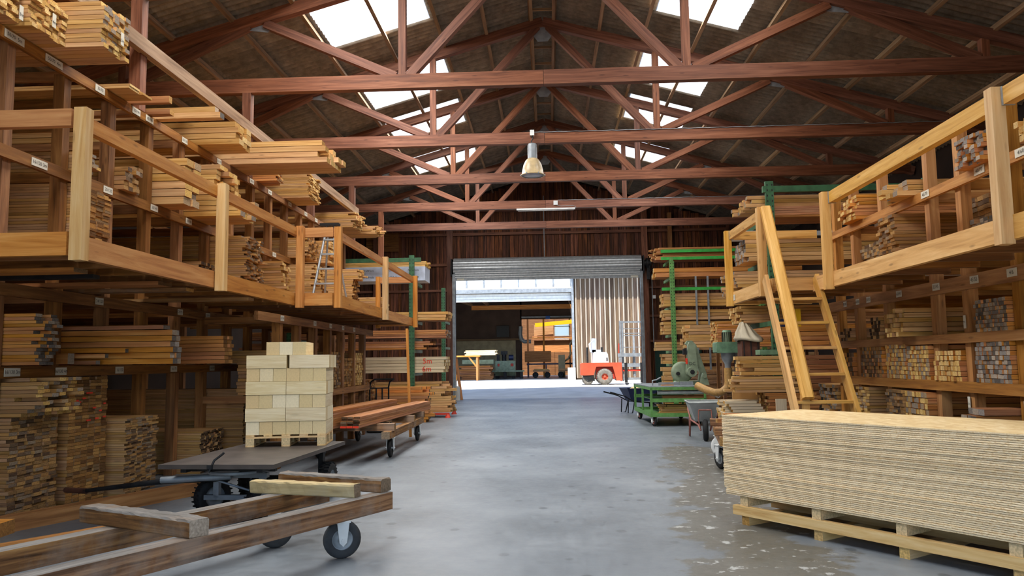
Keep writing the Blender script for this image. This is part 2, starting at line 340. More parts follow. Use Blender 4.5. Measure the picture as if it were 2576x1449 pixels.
def card(parent, loc, normal, w, h, txt=None, size=None, mat='paper', up=(0, 0, 1), name='label_card'):
    """a paper label facing 'normal' with hand lettering"""
    n = Vector(normal).normalized(); u = Vector(up); x = u.cross(n).normalized(); u = n.cross(x)
    mt = Matrix(((x.x, u.x, n.x, loc[0]), (x.y, u.y, n.y, loc[1]), (x.z, u.z, n.z, loc[2]), (0, 0, 0, 1)))
    c = link(name, MB().box((0, 0, 0.002), (w, h, 0.004)).mesh(name, mat), parent, mt)
    if txt: lettering(txt, size or h * 0.6, 'ink', c, Matrix.Translation((0, 0, 0.0055)))
    return c
def rot(ax, a): return Matrix.Rotation(a, 3, ax)
# ------------------------------------------------------------------ the shell of the hall
def quad(name, pts, mat, **kw): return MB().add(pts, [tuple(range(len(pts)))]).build(name, mat, **kw)
YR, YF = -3.0, 34.0           # rear and far gable
MB().box((0, (YR + YF) / 2, -0.15), (20.8, YF - YR, 0.3)).build('floor', 'floor', kind='structure', label='smooth grey concrete floor with oil spots and a damp patch')
# yard rising gently in front of the second hall, then level
MB().add([(-40, YF, -0.01), (40, YF, -0.01), (40, 40, 0.35), (-40, 40, 0.35), (40, 51.5, 0.35), (-40, 51.5, 0.35)], [(0, 1, 2, 3), (3, 2, 4, 5)]).build('ground', 'concrete2', kind='structure', label='sunlit pale concrete yard between the two halls')
MB().box((0, -23, -0.16), (80, 40, 0.3)).build('ground', 'concrete2', kind='structure', label='pale concrete yard behind the open rear door')
for s, nm in ((-1, 'wall_left'), (1, 'wall_right')):
    w = empty(nm, (s * 10.4, 0, 0), kind='structure', label='dark boarded side wall behind the %s racks' % ('left' if s < 0 else 'right'))
    MB().box((0, (YR + YF) / 2, 3.55), (0.12, YF - YR, 7.1)).build('lining', 'darkwall', w)
# rear gable behind the camera with its big door opening
w = empty('wall_rear', (0, YR, 0), kind='structure', label='dark rear gable wall around the open rear door')
MB().box((-7.7, -0.06, 2.75), (5.4, 0.12, 5.5)).box((7.7, -0.06, 2.75), (5.4, 0.12, 5.5)).prism([(-10.4, 5.5), (10.4, 5.5), (10.4, 6.95), (0, 9.9), (-10.4, 6.95)], -0.12, 0).build('lining', 'darkwall', w)
# far gable: vertical cladding boards on rails, around the roller door
w = empty('wall_far', (0, YF, 0), kind='structure', label='far gable wall of dark vertical boards around the roller door')
MB().box((-7.2, 0.1, 3), (6.3, 0.06, 6)).box((7.2, 0.1, 3), (6.3, 0.06, 6)).prism([(-10.4, 5.3), (10.4, 5.3), (10.4, 7.0), (0, 9.96), (-10.4, 7.0)], 0.07, 0.13).build('backing', 'darkwall', w)
x = -10.3; i = 0
while x < 10.35:
    bw = random.choice((0.15, 0.17, 0.18, 0.2)); xc = x + bw / 2; z0 = 5.35 if abs(xc) < 4.05 else 0.05; z1 = 9.85 - SLOPE * abs(xc)
    beam('plank', (xc, 0.058 if i % 2 else 0.022, round(z0, 1)), (xc, 0.058 if i % 2 else 0.022, round(z1, 1)), bw * (1.0 if i % 2 else 0.82), 0.024, 'clad', w, up=(0, 1, 0))
    x += bw; i += 1
for z in (2.4, 3.5, 4.75, 5.9, 7.25, 8.3):
    if z < 5.4:
        for a, b in ((-10.3, -4.35), (4.35, 10.3)): beam('wall_rail', (a, -0.02, z), (b, -0.02, z), 0.08, 0.1, 'truss', w)
    else:
        e = min(10.2, (9.5 - z) / SLOPE); beam('wall_rail', (-e, -0.03, z), (e, -0.03, z), 0.1, 0.12, 'truss', w)
for x, z1 in ((-4.28, 8.4), (4.28, 8.4), (5.4, 8.0), (-7.6, 7.3), (7.9, 7.2)):
    beam('wall_post', (x, -0.12, 0.0), (x, -0.12, z1), 0.26 if abs(x) < 4.3 else 0.16, 0.2, 'rack' if x == 5.4 else 'truss', w, up=(0, 1, 0))
MB().tube([(-0.1, -0.1, 6.15), (-0.1, -0.1, 8.9)], 0.02).build('conduit', 'zinc', w)
MB().box((-7.3, -0.1, 6.95), (1.45, 0.02, 0.82)).build('plywood_panel', 'rack', w)
MB().box((5.6, -0.1, 1.15), (2.0, 0.03, 2.3)).build('green_panel', 'dkgreen', w)
MB().tube([(4.55, -0.25, 5.3), (4.55, -0.25, 2.3)], 0.02).box((4.6, -0.27, 2.15), (0.1, 0.08, 0.28)).build('switch_conduit', 'zinc', w)
MB().box((4.62, -0.27, 4.3), (0.12, 0.08, 0.14)).build('junction_box', 'wpaint', w)
# ------------------------------------------------------------------ roof
c = empty('ceiling', (0, 0, 0), kind='structure', label='corrugated fibre cement roof on timber purlins')
PURL = [0.28, 1.35, 2.36, 3.5, 4.75, 5.9, 7.05, 8.2, 9.35]
for s in (-1, 1):
    for px in PURL:
        z = roof_z(px) - 0.10; nrm = (s * SLOPE, 0, 1)
        for y0 in range(-3, 34, 6):
            beam('purlin', (s * px, y0, z), (s * px, min(y0 + 6, 34), z), 0.075, 0.13, 'purlin', c, up=nrm)
ROWS = [(0.0, 2.42), (2.42, 4.68), (4.68, 7.0), (7.0, 9.3), (9.3, 10.6)]
def sheet(slope_len, wid, waves, mat, name):
    b = MB(); n = int(waves * 8); vs = []
    for k in (0, 1):
        for i in range(n + 1): vs.append((k * slope_len, i / n * wid, 0.032 * math.cos(2 * math.pi * waves * i / n)))
    b.add(vs, [(i, i + 1, n + 2 + i, n + 1 + i) for i in range(n)], True); return b.mesh(name, mat)
CO = math.cos(math.atan(SLOPE)); SHW = 1.062; WAV = 6
sk = []
for s in (-1, 1):
    for ri, (xa, xb) in enumerate(ROWS):
        if s > 0 and ri == 1: xb = 4.26
        if s > 0 and ri == 2: xa = 4.26
        L = (xb - xa) / CO + (0.10 if ri != 1 else 0.02)
        me = sheet(L, SHW + 0.02, WAV, 'roof', 'roof_sheet'); mp = sheet(L, SHW + 0.02, WAV, 'pane', 'pane')
        k = 0; y = YR - 0.6
        ang = math.atan(SLOPE)
        while y < YF + 0.4:
            R = Matrix.Rotation(ang, 4, 'Y') if s > 0 else Matrix.Rotation(math.pi, 4, 'Z') @ Matrix.Rotation(ang, 4, 'Y')
            yy = y if s > 0 else y + SHW
            T = Matrix.Translation((s * xa, yy, roof_z(xa) + 0.012 * (len(ROWS) - ri))) @ R
            mid = y + SHW / 2
            inwin = ri == 1 and any(b + 0.42 < mid < b + 2.58 for b in BAYS)
            if inwin: sk.append((s, mid, T, mp))
            else: link('roof_sheet', me, c, T)
            y += SHW; k += 1
MB().prism([(-0.3, roof_z(0.3) + 0.09), (0, roof_z(0) + 0.12), (0.3, roof_z(0.3) + 0.09), (0.3, roof_z(0.3) + 0.11), (0, roof_z(0) + 0.15), (-0.3, roof_z(0.3) + 0.11)], YR, YF).build('ridge_cap', 'roof', c)
y = 4.2
while y < 33.5:
    MB().box((0, y, roof_z(0) - 0.16), (0.62, 0.06, 0.05)).build('ridge_tie', 'purlin', c); y += 1.1
n = 0
for b in BAYS:
    for s in (-1, 1):
        xa, xb = (2.42, 4.68) if s < 0 else (2.42, 4.26); n += 1
        w = empty('window_%d' % n, (s * xa, b + 0.4, roof_z(xa)), kind='structure', label='%s translucent rooflight from the rear door in the %s roof slope' % (['first', 'second', 'third', 'fourth', 'fifth', 'sixth', 'seventh'][BAYS.index(b)], 'left' if s < 0 else 'right'))
        for (ss, mid, T, mp) in sk:
            if ss == s and b < mid < b + 3: link('pane', mp, w, Matrix.Translation((-s * xa, -(b + 0.4), -roof_z(xa))) @ T)
# ------------------------------------------------------------------ trusses
ORD = ['nearest', 'second', 'third', 'fourth', 'fifth', 'last']
for ti, ty in enumerate(TRUSS_Y):
    lab = ['red-brown roof truss above the near racks, nearest of six', 'red-brown roof truss, second of six, its tie beam highest in the picture', 'red-brown roof truss, third of six, carrying the bell lamp', 'red-brown roof truss, fourth of six, just behind the bell lamp', 'red-brown roof truss, fifth of six, carrying the fluorescent tube', 'red-brown roof truss, last of six, closest to the roller door'][ti]
    t = empty('roof_truss', (0, ty, 6.7), label=lab, cat='truss', group='roof trusses across the hall')
    for s in (-1, 1):
        beam('tie_beam', (0.004 * s, 0, 0.135), (s * 10.2, 0, 0.135), 0.16, 0.27, 'truss', t)
        rb = lambda x: 2.87 - SLOPE * x      # underside of the rafter above the tie's underside
        beam('rafter', (0, 0, rb(0) + 0.1), (s * 10.3, 0, rb(10.3) + 0.1), 0.16, 0.22, 'truss', t)
        B, Cx, D = 2.64 * s, 5.42 * s, 8.0 * s
        beam('post', (B, 0, 0.27), (B, 0, rb(2.64)), 0.14, 0.15, 'truss', t)
        beam('diagonal_brace', (B + 0.12 * s * -1, 0, 0.24), (0.12 * s, 0, rb(0) - 0.02), 0.15, 0.16, 'truss', t)
        beam('diagonal_brace', (B + 0.12 * s, 0, 0.24), (Cx - 0.15 * s, 0, rb(5.42) + 0.02), 0.15, 0.16, 'truss', t)
        beam('diagonal_brace', (Cx + 0.15 * s, 0, rb(5.42) + 0.0), (D - 0.1 * s, 0, 0.25), 0.15, 0.16, 'truss', t)
        beam('post', (D, 0, 0.27), (D, 0, rb(8.0) + 0.02), 0.14, 0.15, 'truss', t)
        MB().prism([(Cx - 0.35, rb(5.42) + 0.13), (Cx + 0.35, rb(5.42) - 0.0), (Cx + 0.2, rb(5.42) - 0.14), (Cx - 0.2, rb(5.42) - 0.09)], -0.004, 0.004).build('gusset_plate', 'zinc', t)
    MB().prism([(-0.3, 2.76), (0, 2.86), (0.3, 2.76), (0.12, 2.5), (-0.12, 2.5)], -0.004, 0.004).build('gusset_plate', 'zinc', t)
    # columns carrying the truss at the edge of the left racks
    if ti < 5:
        beam('truss_post', (-5.58, ty, 5.092), (-5.58, ty, 6.7), 0.16, 0.16, 'truss', up=(0, 1, 0), label='red-brown post standing on the left rack under the %s truss' % ORD[ti], cat='post', group='posts between left rack and trusses')
# long pale beam running above the left racks
beam('longitudinal_beam', (-5.48, 5.5, 5.98), (-5.48, 22.0, 5.98), 0.1, 0.2, 'purlin', label='long grey-brown beam running along the posts above the left rack', cat='beam')
# ------------------------------------------------------------------ roller door in the far gable
d = empty('door_1', (0, YF - 0.3, 0), kind='structure', label='half raised galvanised roller door in the far gable')
prof = []
for k in range(96):
    a = 2 * math.pi * k / 96; r = 0.40 + 0.022 * abs(math.sin(a * 8)); prof.append((r * math.cos(a), 5.72 + r * math.sin(a)))
MB().prism(prof, -4.08, 4.08, 'YZ').build('rolled_curtain', 'steel', d)
for k in range(4):
    z = 5.26 + k * 0.095
    MB().prism([(-0.02 - 0.3, z - 0.045), (-0.045 - 0.3, z - 0.02), (-0.045 - 0.3, z + 0.02), (-0.02 - 0.3, z + 0.045), (-0.005 - 0.3, z)], -4.0, 4.0, 'YZ').build('slat', 'steel', d)
MB().box((0, -0.33, 5.17), (8.0, 0.07, 0.1)).build('bottom_bar', 'zinc', d)
for s in (-1, 1):
    MB().box((s * 4.03, -0.31, 2.7), (0.07, 0.12, 5.4)).box((s * 4.09, -0.28, 2.7), (0.05, 0.2, 5.4)).build('guide_rail', 'zinc', d)
    MB().box((s * 4.16, -0.05, 5.7), (0.05, 0.7, 0.75)).build('end_plate', 'darkmetal', d)
    MB().box((s * 3.75, -0.375, 5.17), (0.32, 0.01, 0.08)).build('bar_label', 'paper', d)
MB().cyl((4.2, -0.2, 5.75), (4.5, -0.2, 5.75), 0.14).cyl((4.28, -0.2, 5.75), (4.36, -0.2, 5.75), 0.22).box((4.38, -0.2, 5.35), (0.14, 0.16, 0.6)).tube([(4.4, -0.3, 5.95), (4.62, -0.3, 5.8), (4.55, -0.3, 5.5), (4.4, -0.3, 5.3)], 0.012).build('motor', 'darkmetal', d)
# ------------------------------------------------------------------ left racks
PY = [6.64 + 0.955 * k for k in range(16)]
def rack_posts(t, X, ys, z1, mat='rack', w=0.13):
    for y in ys: beam('post', (X, y, 0), (X, y, z1), w, w, mat, t, up=(0, 1, 0))
lr = empty('timber_rack', (0, 0, 0), label='long brown timber rack along the left side, behind the walkway', cat='rack')
rack_posts(lr, -5.62, PY, 5.0); rack_posts(lr, -9.6, PY[::2], 5.0)
for z0, z1, y1 in ((1.5, 1.62, 14.6), (2.34, 2.47, 14.6), (3.75, 3.88, 21.4), (4.97, 5.09, 21.4)):
    beam('label_beam', (-5.53, 6.2, (z0 + z1) / 2), (-5.53, 12.4, (z0 + z1) / 2), 0.05, z1 - z0, 'rack', lr)
    beam('label_beam', (-5.53, 12.4, (z0 + z1) / 2), (-5.53, y1, (z0 + z1) / 2), 0.05, z1 - z0, 'rack', lr)
    beam('rear_beam', (-9.6, 6.2, (z0 + z1) / 2), (-9.6, y1, (z0 + z1) / 2), 0.05, z1 - z0, 'rack', lr)
    for y in PY:
        if y < y1: beam('cross_arm', (-5.56, y + 0.095, (z0 + z1) / 2), (-9.9, y + 0.095, (z0 + z1) / 2), 0.05, z1 - z0 - 0.004, 'rack', lr)
for y in PY: beam('cross_arm', (-5.56, y + 0.095, 2.67), (-9.9, y + 0.095, 2.67), 0.05, 0.12, 'rack', lr)
for txt, y, z, w in (('35/70', 9.1, 5.03, 0.2), ('35/190', 9.95, 5.03, 0.2), ('45/190', 10.3, 5.03, 0.2), ('63/120', 11.35, 5.03, 0.17), ('63/190', 12.6, 5.03, 0.17), ('50/70  4m', 8.2, 5.03, 0.3), ('50/70  5m', 7.55, 5.03, 0.3), ('60/60', 15.0, 5.03, 0.2), ('80/80', 16.2, 5.03, 0.2), ('80/100', 17.3, 5.03, 0.2), ('80/120', 18.1, 5.03, 0.2), ('70/110', 14.05, 5.03, 0.2),
                    ('16/120 3m', 8.03, 3.815, 0.26), ('20/120', 9.35, 3.815, 0.2), ('20/140', 10.5, 3.815, 0.2), ('24/140', 11.55, 3.815, 0.2), ('45/95', 12.9, 3.815, 0.17), ('45/70', 14.4, 3.815, 0.2), ('28/70', 15.3, 3.815, 0.2),
                    ('16/130 3m', 7.75, 1.56, 0.24), ('16/130 4m', 8.55, 1.56, 0.2), ('16/130', 9.75, 1.56, 0.19), ('16/170', 11.2, 1.56, 0.19), ('16/190', 12.5, 1.56, 0.18), ('24/120', 9.25, 2.405, 0.17), ('24/95', 11.35, 2.405, 0.16), ('30/95', 12.3, 2.405, 0.16)):
    card(lr, (-5.50, y, z), (1, 0, 0), w, 0.085, txt, 0.055)
lf = empty('timber_rack', (0, 0, 0), label='lower brown timber rack behind the stacked pale blocks', cat='rack')
FY = [12.0 + 0.93 * k for k in range(7)]
rack_posts(lf, -4.25, FY, 2.27)
beam('label_beam', (-4.17, 10.9, 2.31), (-4.17, 18.2, 2.31), 0.06, 0.13, 'rack', lf)
beam('shelf_beam', (-4.17, 11.7, 1.06), (-4.17, 17.9, 1.06), 0.05, 0.12, 'rack', lf)
for y in FY:
    for z in (1.06, 2.31): beam('cross_arm', (-4.2, y + 0.1, z), (-5.45, y + 0.1, z), 0.05, 0.11, 'rack', lf)
for y, txt in ((11.9, '45/140'), (13.6, '35/50'), (14.6, '35/60'), (15.5, '35/70'), (16.4, '40/60')): card(lf, (-4.137, y, 2.32), (1, 0, 0), 0.16, 0.085, txt, 0.05)
# ------------------------------------------------------------------ walkways
def rail_run(t, pts_posts, Zr, mat, pmat, face, zpost0=2.5, thick=0.11):
    for (x, y, pm) in pts_posts: beam('rail_post', (x, y, zpost0), (x, y, Zr + 0.02), thick, thick, pm or pmat, t, up=(0, 1, 0))
lw = empty('walkway', (0, 0, 0), label='raised timber walkway with honey coloured railing on the left', cat='walkway')
rail_run(lw, [(-3.96, 6.33, 'post'), (-3.96, 9.2, 'post'), (-3.96, 12.2, 'rail'), (-3.38, 12.34, 'rail'), (-3.38, 16.0, 'post'), (-3.38, 19.65, 'rail'), (-4.35, 19.7, 'rail')], 3.8, 'rail', 'post', 1)
for a, b in (((-4.06, 6.3), (-4.06, 9.15)), ((-4.06, 9.15), (-4.06, 12.25)), ((-3.48, 12.3), (-3.48, 15.95)), ((-3.48, 15.95), (-3.48, 19.7))):
    beam('handrail', (a[0] + 0.02, a[1], 3.73), (b[0] + 0.02, b[1], 3.73), 0.07, 0.13, 'rail', lw)
    beam('edge_beam', (a[0], a[1], 2.64), (b[0], b[1], 2.64), 0.07, 0.2, 'rail', lw)
for (x0, x1, y) in ((-7.2, -4.03, 6.3), (-4.0, -3.45, 12.3), (-4.4, -3.45, 19.72)):
    beam('handrail', (x0, y, 3.73), (x1, y, 3.73), 0.07, 0.15, 'rail', lw); beam('edge_beam', (x0, y, 2.64), (x1, y, 2.64), 0.07, 0.2, 'rail', lw)
beam('rail_post', (-7.0, 6.36, 2.5), (-7.0, 6.36, 3.66), 0.11, 0.11, 'post', lw, up=(0, 1, 0))
y = 6.6
while y < 19.6:
    xr = -4.1 if y < 12.3 else -3.52
    beam('joist', (xr, y, 2.62), (-5.48, y, 2.62), 0.08, 0.14, 'rack', lw); y += 0.62
for k in range(7):
    beam('deck_plank', (-4.2 - 0.195 * k, 6.35, 2.712), (-4.2 - 0.195 * k, 12.25, 2.712), 0.185, 0.035, 'rack', lw)
for k in range(10):
    beam('deck_plank', (-3.62 - 0.195 * k, 12.27, 2.712), (-3.62 - 0.195 * k, 19.65, 2.712), 0.185, 0.035, 'rack', lw)
# right racks and walkway
rr = empty('timber_rack', (0, 0, 0), label='brown timber rack on the right behind the panel stack', cat='rackr')
RY = [7.2, 8.12, 9.09, 9.83, 11.2, 12.25, 13.0]
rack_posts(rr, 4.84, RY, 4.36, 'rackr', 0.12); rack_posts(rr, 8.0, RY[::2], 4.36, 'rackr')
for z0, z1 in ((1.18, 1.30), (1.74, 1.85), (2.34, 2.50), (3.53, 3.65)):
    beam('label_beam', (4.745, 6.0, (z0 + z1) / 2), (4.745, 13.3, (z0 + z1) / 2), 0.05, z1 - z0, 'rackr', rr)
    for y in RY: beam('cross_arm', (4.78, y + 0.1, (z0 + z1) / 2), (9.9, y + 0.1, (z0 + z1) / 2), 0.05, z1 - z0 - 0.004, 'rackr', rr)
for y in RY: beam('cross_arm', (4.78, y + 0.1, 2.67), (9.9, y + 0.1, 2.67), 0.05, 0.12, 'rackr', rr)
for txt, y, z, w in (('4/6', 8.05, 2.43, 0.17), ('45/55', 8.75, 2.43, 0.17), ('35/95', 9.6, 2.43, 0.17), ('60/95', 10.6, 2.43, 0.16), ('50/50', 11.6, 2.43, 0.14), ('80/80', 12.5, 2.43, 0.13), ('60/80', 12.0, 2.43, 0.13), ('45/70', 9.72, 3.6, 0.2), ('4/60', 7.75, 3.6, 0.2), ('40/70', 8.5, 3.6, 0.2)):
    card(rr, (4.715, y, z), (-1, 0, 0), w, 0.085, txt, 0.06)
for y in (9.05, 8.0): card(rr, (4.765, y + 0.07, 1.05), (-1, 0, 0), 0.05, 0.16, '3m', 0.035)
card(rr, (4.765, 9.1, 1.98), (-1, 0, 0), 0.05, 0.15, '4m', 0.035)
rw = empty('walkway', (0, 0, 0), label='raised timber walkway with golden railing on the right', cat='walkway')
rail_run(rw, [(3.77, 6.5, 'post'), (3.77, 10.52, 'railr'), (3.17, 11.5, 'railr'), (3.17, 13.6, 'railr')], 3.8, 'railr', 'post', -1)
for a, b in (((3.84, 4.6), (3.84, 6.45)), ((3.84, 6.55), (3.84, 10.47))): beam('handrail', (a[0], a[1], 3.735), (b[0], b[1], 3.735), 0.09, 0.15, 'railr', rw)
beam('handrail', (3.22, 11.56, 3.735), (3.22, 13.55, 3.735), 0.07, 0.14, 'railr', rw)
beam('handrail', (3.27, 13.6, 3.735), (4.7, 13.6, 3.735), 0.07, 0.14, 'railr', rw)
for y in (6.57, 10.44, 6.43): MB().box((3.84, y, 3.735), (0.1, 0.02, 0.16)).build('rail_bracket', 'zinc', rw)
for y in (11.57, 13.53): MB().box((3.22, y, 3.735), (0.08, 0.02, 0.15)).build('rail_bracket', 'zinc', rw)
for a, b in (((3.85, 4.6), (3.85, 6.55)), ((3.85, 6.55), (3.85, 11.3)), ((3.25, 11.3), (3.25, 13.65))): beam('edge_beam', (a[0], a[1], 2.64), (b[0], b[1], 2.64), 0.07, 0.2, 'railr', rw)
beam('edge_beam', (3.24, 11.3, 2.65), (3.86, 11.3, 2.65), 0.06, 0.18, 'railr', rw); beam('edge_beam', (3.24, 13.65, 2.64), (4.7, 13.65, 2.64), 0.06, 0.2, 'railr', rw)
y = 4.9
while y < 13.5:
    beam('joist', (3.9 if y < 11.4 else 3.3, y, 2.62), (4.7, y, 2.62), 0.08, 0.14, 'rack', rw); y += 0.62
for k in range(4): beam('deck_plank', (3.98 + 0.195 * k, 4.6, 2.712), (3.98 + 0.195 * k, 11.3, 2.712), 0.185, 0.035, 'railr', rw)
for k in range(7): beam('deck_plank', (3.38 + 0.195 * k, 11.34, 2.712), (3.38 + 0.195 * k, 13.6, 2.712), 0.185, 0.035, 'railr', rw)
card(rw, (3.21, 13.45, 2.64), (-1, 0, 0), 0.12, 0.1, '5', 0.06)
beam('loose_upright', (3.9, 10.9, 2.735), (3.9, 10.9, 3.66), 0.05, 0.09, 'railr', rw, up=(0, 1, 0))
# stair ladder to the right walkway
st = empty('stair_ladder', (3.5, 9.4, 0), label='steep golden timber stair with one handrail up to the right walkway', cat='stairs')
yt, zt = 1.83, 2.74
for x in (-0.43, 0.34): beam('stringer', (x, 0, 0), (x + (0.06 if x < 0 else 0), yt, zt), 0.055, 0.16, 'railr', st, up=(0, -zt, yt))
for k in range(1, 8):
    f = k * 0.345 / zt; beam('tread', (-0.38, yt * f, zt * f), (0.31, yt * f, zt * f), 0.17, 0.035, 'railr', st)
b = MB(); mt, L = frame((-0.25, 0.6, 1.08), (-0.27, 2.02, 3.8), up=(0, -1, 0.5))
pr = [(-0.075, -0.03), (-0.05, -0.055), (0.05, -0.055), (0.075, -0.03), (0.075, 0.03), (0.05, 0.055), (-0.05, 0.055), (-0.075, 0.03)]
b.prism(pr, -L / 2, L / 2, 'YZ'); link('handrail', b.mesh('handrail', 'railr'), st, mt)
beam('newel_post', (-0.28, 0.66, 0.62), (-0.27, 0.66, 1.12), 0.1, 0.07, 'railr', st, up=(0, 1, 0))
# perforated green steel uprights of the cantilever racks
def upright(x, y, h, label, arms=(), mat='green', sgn=-1):
    t = empty('cantilever_rack', (x, y, 0), label=label, cat='rack')
    w = 0.14
    MB().box((0, 0.04, h / 2), (w, 0.012, h)).box((-w / 2, 0.075, h / 2), (0.012, 0.08, h)).box((w / 2, 0.075, h / 2), (0.012, 0.08, h)).box((0, -0.0, 0.01), (0.3, 0.3, 0.02)).build('upright', mat, t)
    hb = MB(); z = 0.2
    while z < h - 0.05:
        for dx in (-0.045, 0.045): hb.box((dx, 0.033, z), (0.022, 0.004, 0.035))
        z += 0.105
    hb.build('slot_holes', 'black', t, kind='stuff')
    for z in arms: MB().box((0, 0.9, z - 0.05), (0.08, 1.7, 0.09)).box((0, 0.1, z - 0.05), (0.12, 0.03, 0.16)).build('arm', mat, t)
    return t
GL = [2.86, 2.33, 1.99, 1.31, 4.03]
upright(-3.97, 22.4, 4.75, 'tall green perforated steel upright in front of the left board bundles', GL)
upright(-7.6, 22.4, 4.75, 'green steel upright deep in the left board bundles', GL)
upright(-4.0, 29.5, 4.45, 'green perforated steel upright on the left next to the roller door', [2.2, 3.2])
upright(4.32, 14.9, 5.0, 'green perforated steel upright behind the stair handrail', [2.31, 2.86, 3.5, 4.33, 1.75])
upright(7.3, 14.9, 5.0, 'green steel upright deep in the right board bundles', [2.31, 2.86, 3.5, 4.33, 1.75])
upright(4.22, 26.2, 4.9, 'light green perforated steel upright behind the green saw', [5.0, 4.4, 3.4, 1.9, 1.45, 2.45], mat='lgreen')
upright(7.2, 26.2, 4.9, 'light green steel upright deep in the far right bundles', [5.0, 4.4, 3.4, 1.9, 1.45, 2.45], mat='lgreen')
MB().box((-5.8, 22.5, 4.62), (4.2, 0.08, 0.12)).build('rack_crossbar', 'green', label='green crossbar on top of the left steel rack', cat='crossbar')
MB().box((6.0, 15.0, 4.85), (3.6, 0.08, 0.12)).build('rack_crossbar', 'green', label='green crossbar on top of the right steel rack', cat='crossbar')
# ------------------------------------------------------------------ lumber stacks: a stack is a thing, each board in it a part
NB = 0
def stack(label, side, xf, y0, y1, z0, z1, bw, bh, mats, L=3.2, jx=0.03, ragged=0.0, cols=None, name='board_stack', gapw=0.94, gaph=0.9, marks=()):
    """boards lie across the hall (along x); their ends at xf face the aisle"""
    global NB
    nc = max(1, round((y1 - y0) / bw)); nr = max(1, round((z1 - z0) / bh)); bw = (y1 - y0) / nc; bh = (z1 - z0) / nr
    t = empty(name, (xf, y0, z0), label=label, cat='board stack', group='board stacks in the racks')
    me = boxmesh(L, bw * gapw, bh * gaph, mats)
    for r in range(nr):
        rx = random.uniform(-jx, jx)
        for c in range(nc):
            if ragged and r >= nr - max(1, nr // 6) and random.random() < ragged: continue
            dx = rx * 0.5 + random.gauss(0, jx * 0.6)
            o = bpy.data.objects.new('board', me); COL.objects.link(o); o.parent = t
            o.location = (side * L / 2 + dx, (c + 0.5) * bw, (r + 0.5 * gaph) * bh + 0.001); NB += 1
            if random.random() < 0.5: o.rotation_euler = (math.pi, 0, 0)
    return t
def loose(label, p0, p1, w, h, mats, group=None, name='loose_board', cat='board', up=(0, 0, 1)):
    return beam(name, p0, p1, w, h, mats, None, up, label=label, cat=cat, group=group)
PI_, TN, LA, RE = ('pine', 'e_pale'), ('tan', 'e_mix'), ('larch', 'e_mix'), ('redlarch', 'e_brown')
# left, floor level
stack('tall stack of thin grey-ended boards, nearest on the left floor', -1, -5.45, 7.68, 8.46, 0, 1.10, 0.125, 0.037, ('tan', 'e_mix'), jx=0.02)
stack('messy light board ends heaped on the nearest left floor stack', -1, -5.25, 7.68, 8.46, 1.105, 1.5, 0.11, 0.04, ('tan', 'e_yell'), jx=0.12, ragged=0.5)
T = stack('tall brown-ended stack with red crayon marks on the left floor', -1, -5.45, 8.64, 9.41, 0, 1.49, 0.125, 0.037, ('tan', 'e_brown'), jx=0.01)
for (dy, z, w) in ((0.08, 1.36, 0.1), (0.12, 1.22, 0.09), (0.2, 1.2, 0.05), (0.3, 1.24, 0.06), (0.42, 1.3, 0.12), (0.55, 1.12, 0.06), (0.42, 0.98, 0.08), (0.62, 0.99, 0.07), (0.8, 1.0, 0.06), (0.8, 1.16, 0.05), (0.7, 1.08, 0.05)):
    MB().box((0.022, dy * 0.85, z), (0.006, w, 0.018)).build('crayon_mark', 'redmark', T)
stack('stack of thin boards with grey-brown ends beside the red-marked stack', -1, -5.3, 9.58, 10.36, 0, 0.95, 0.13, 0.028, ('pine', 'e_mix'), jx=0.02)
stack('lower stack of thin boards with dark ends behind the flat trailer', -1, -5.2, 11.5, 12.28, 0, 0.62, 0.13, 0.026, ('pine', 'e_dark'), jx=0.03)
stack('broad stack of thin tan boards filling the rear of the left bays', -1, -4.95, 12.46, 12.95, 0, 1.22, 0.25, 0.024, ('tan', 'e_mix'), L=4.6, jx=0.01)
# left, first shelf
stack('stack of orange boards with ragged grey ends at the left edge of the shelf', -1, -5.2, 7.68, 8.02, 1.63, 2.16, 0.1, 0.035, ('larch', 'e_grey'), L=3.0, jx=0.06, ragged=0.3)
stack('long stack of orange planks with grey-green ends on the left shelf', -1, -4.5, 9.08, 9.32, 1.63, 2.04, 0.12, 0.07, ('larch', 'e_grey'), L=4.0, jx=0.02)
stack('shorter stack of orange planks behind the long orange planks', -1, -4.55, 10.72, 11.0, 1.63, 2.02, 0.14, 0.055, ('larch', 'e_brown'), L=4.0, jx=0.02)
stack('small stack of pale boards on the left shelf behind the block pile', -1, -4.6, 12.45, 12.95, 1.63, 1.84, 0.12, 0.04, ('pine', 'e_mix'), L=4.0, jx=0.06)
for i, (x0, x1, y, z, w, h, mt, lb) in enumerate([(-6.3, -4.95, 8.92, 1.79, 0.07, 0.045, 'larch', 'upper loose orange batten in front of the long orange planks'), (-6.3, -5.15, 8.85, 1.73, 0.07, 0.045, 'larch', 'lower loose orange batten in front of the long orange planks'),
        (-6.2, -5.42, 8.6, 1.70, 0.12, 0.12, 'larch', 'short orange squared timber among the loose battens'), (-6.5, -5.55, 8.35, 1.72, 0.05, 0.08, 'larch', 'dark-ended short plank standing at the shelf edge'), (-6.4, -5.3, 8.93, 1.655, 0.09, 0.045, 'redlarch', 'bottom loose batten with grey end on the shelf'),
        (-8.0, -4.62, 9.2, 2.07, 0.16, 0.045, 'redlarch', 'single red-brown plank lying on the long orange planks'), (-8.4, -5.9, 8.98, 2.06, 0.1, 0.05, 'redlarch', 'short brown plank on top of the orange planks beside the post')]):
    loose(lb, (x0, y, z), (x1, y, z), w, h, (mt, 'e_grey'), 'loose timbers on the left shelf')
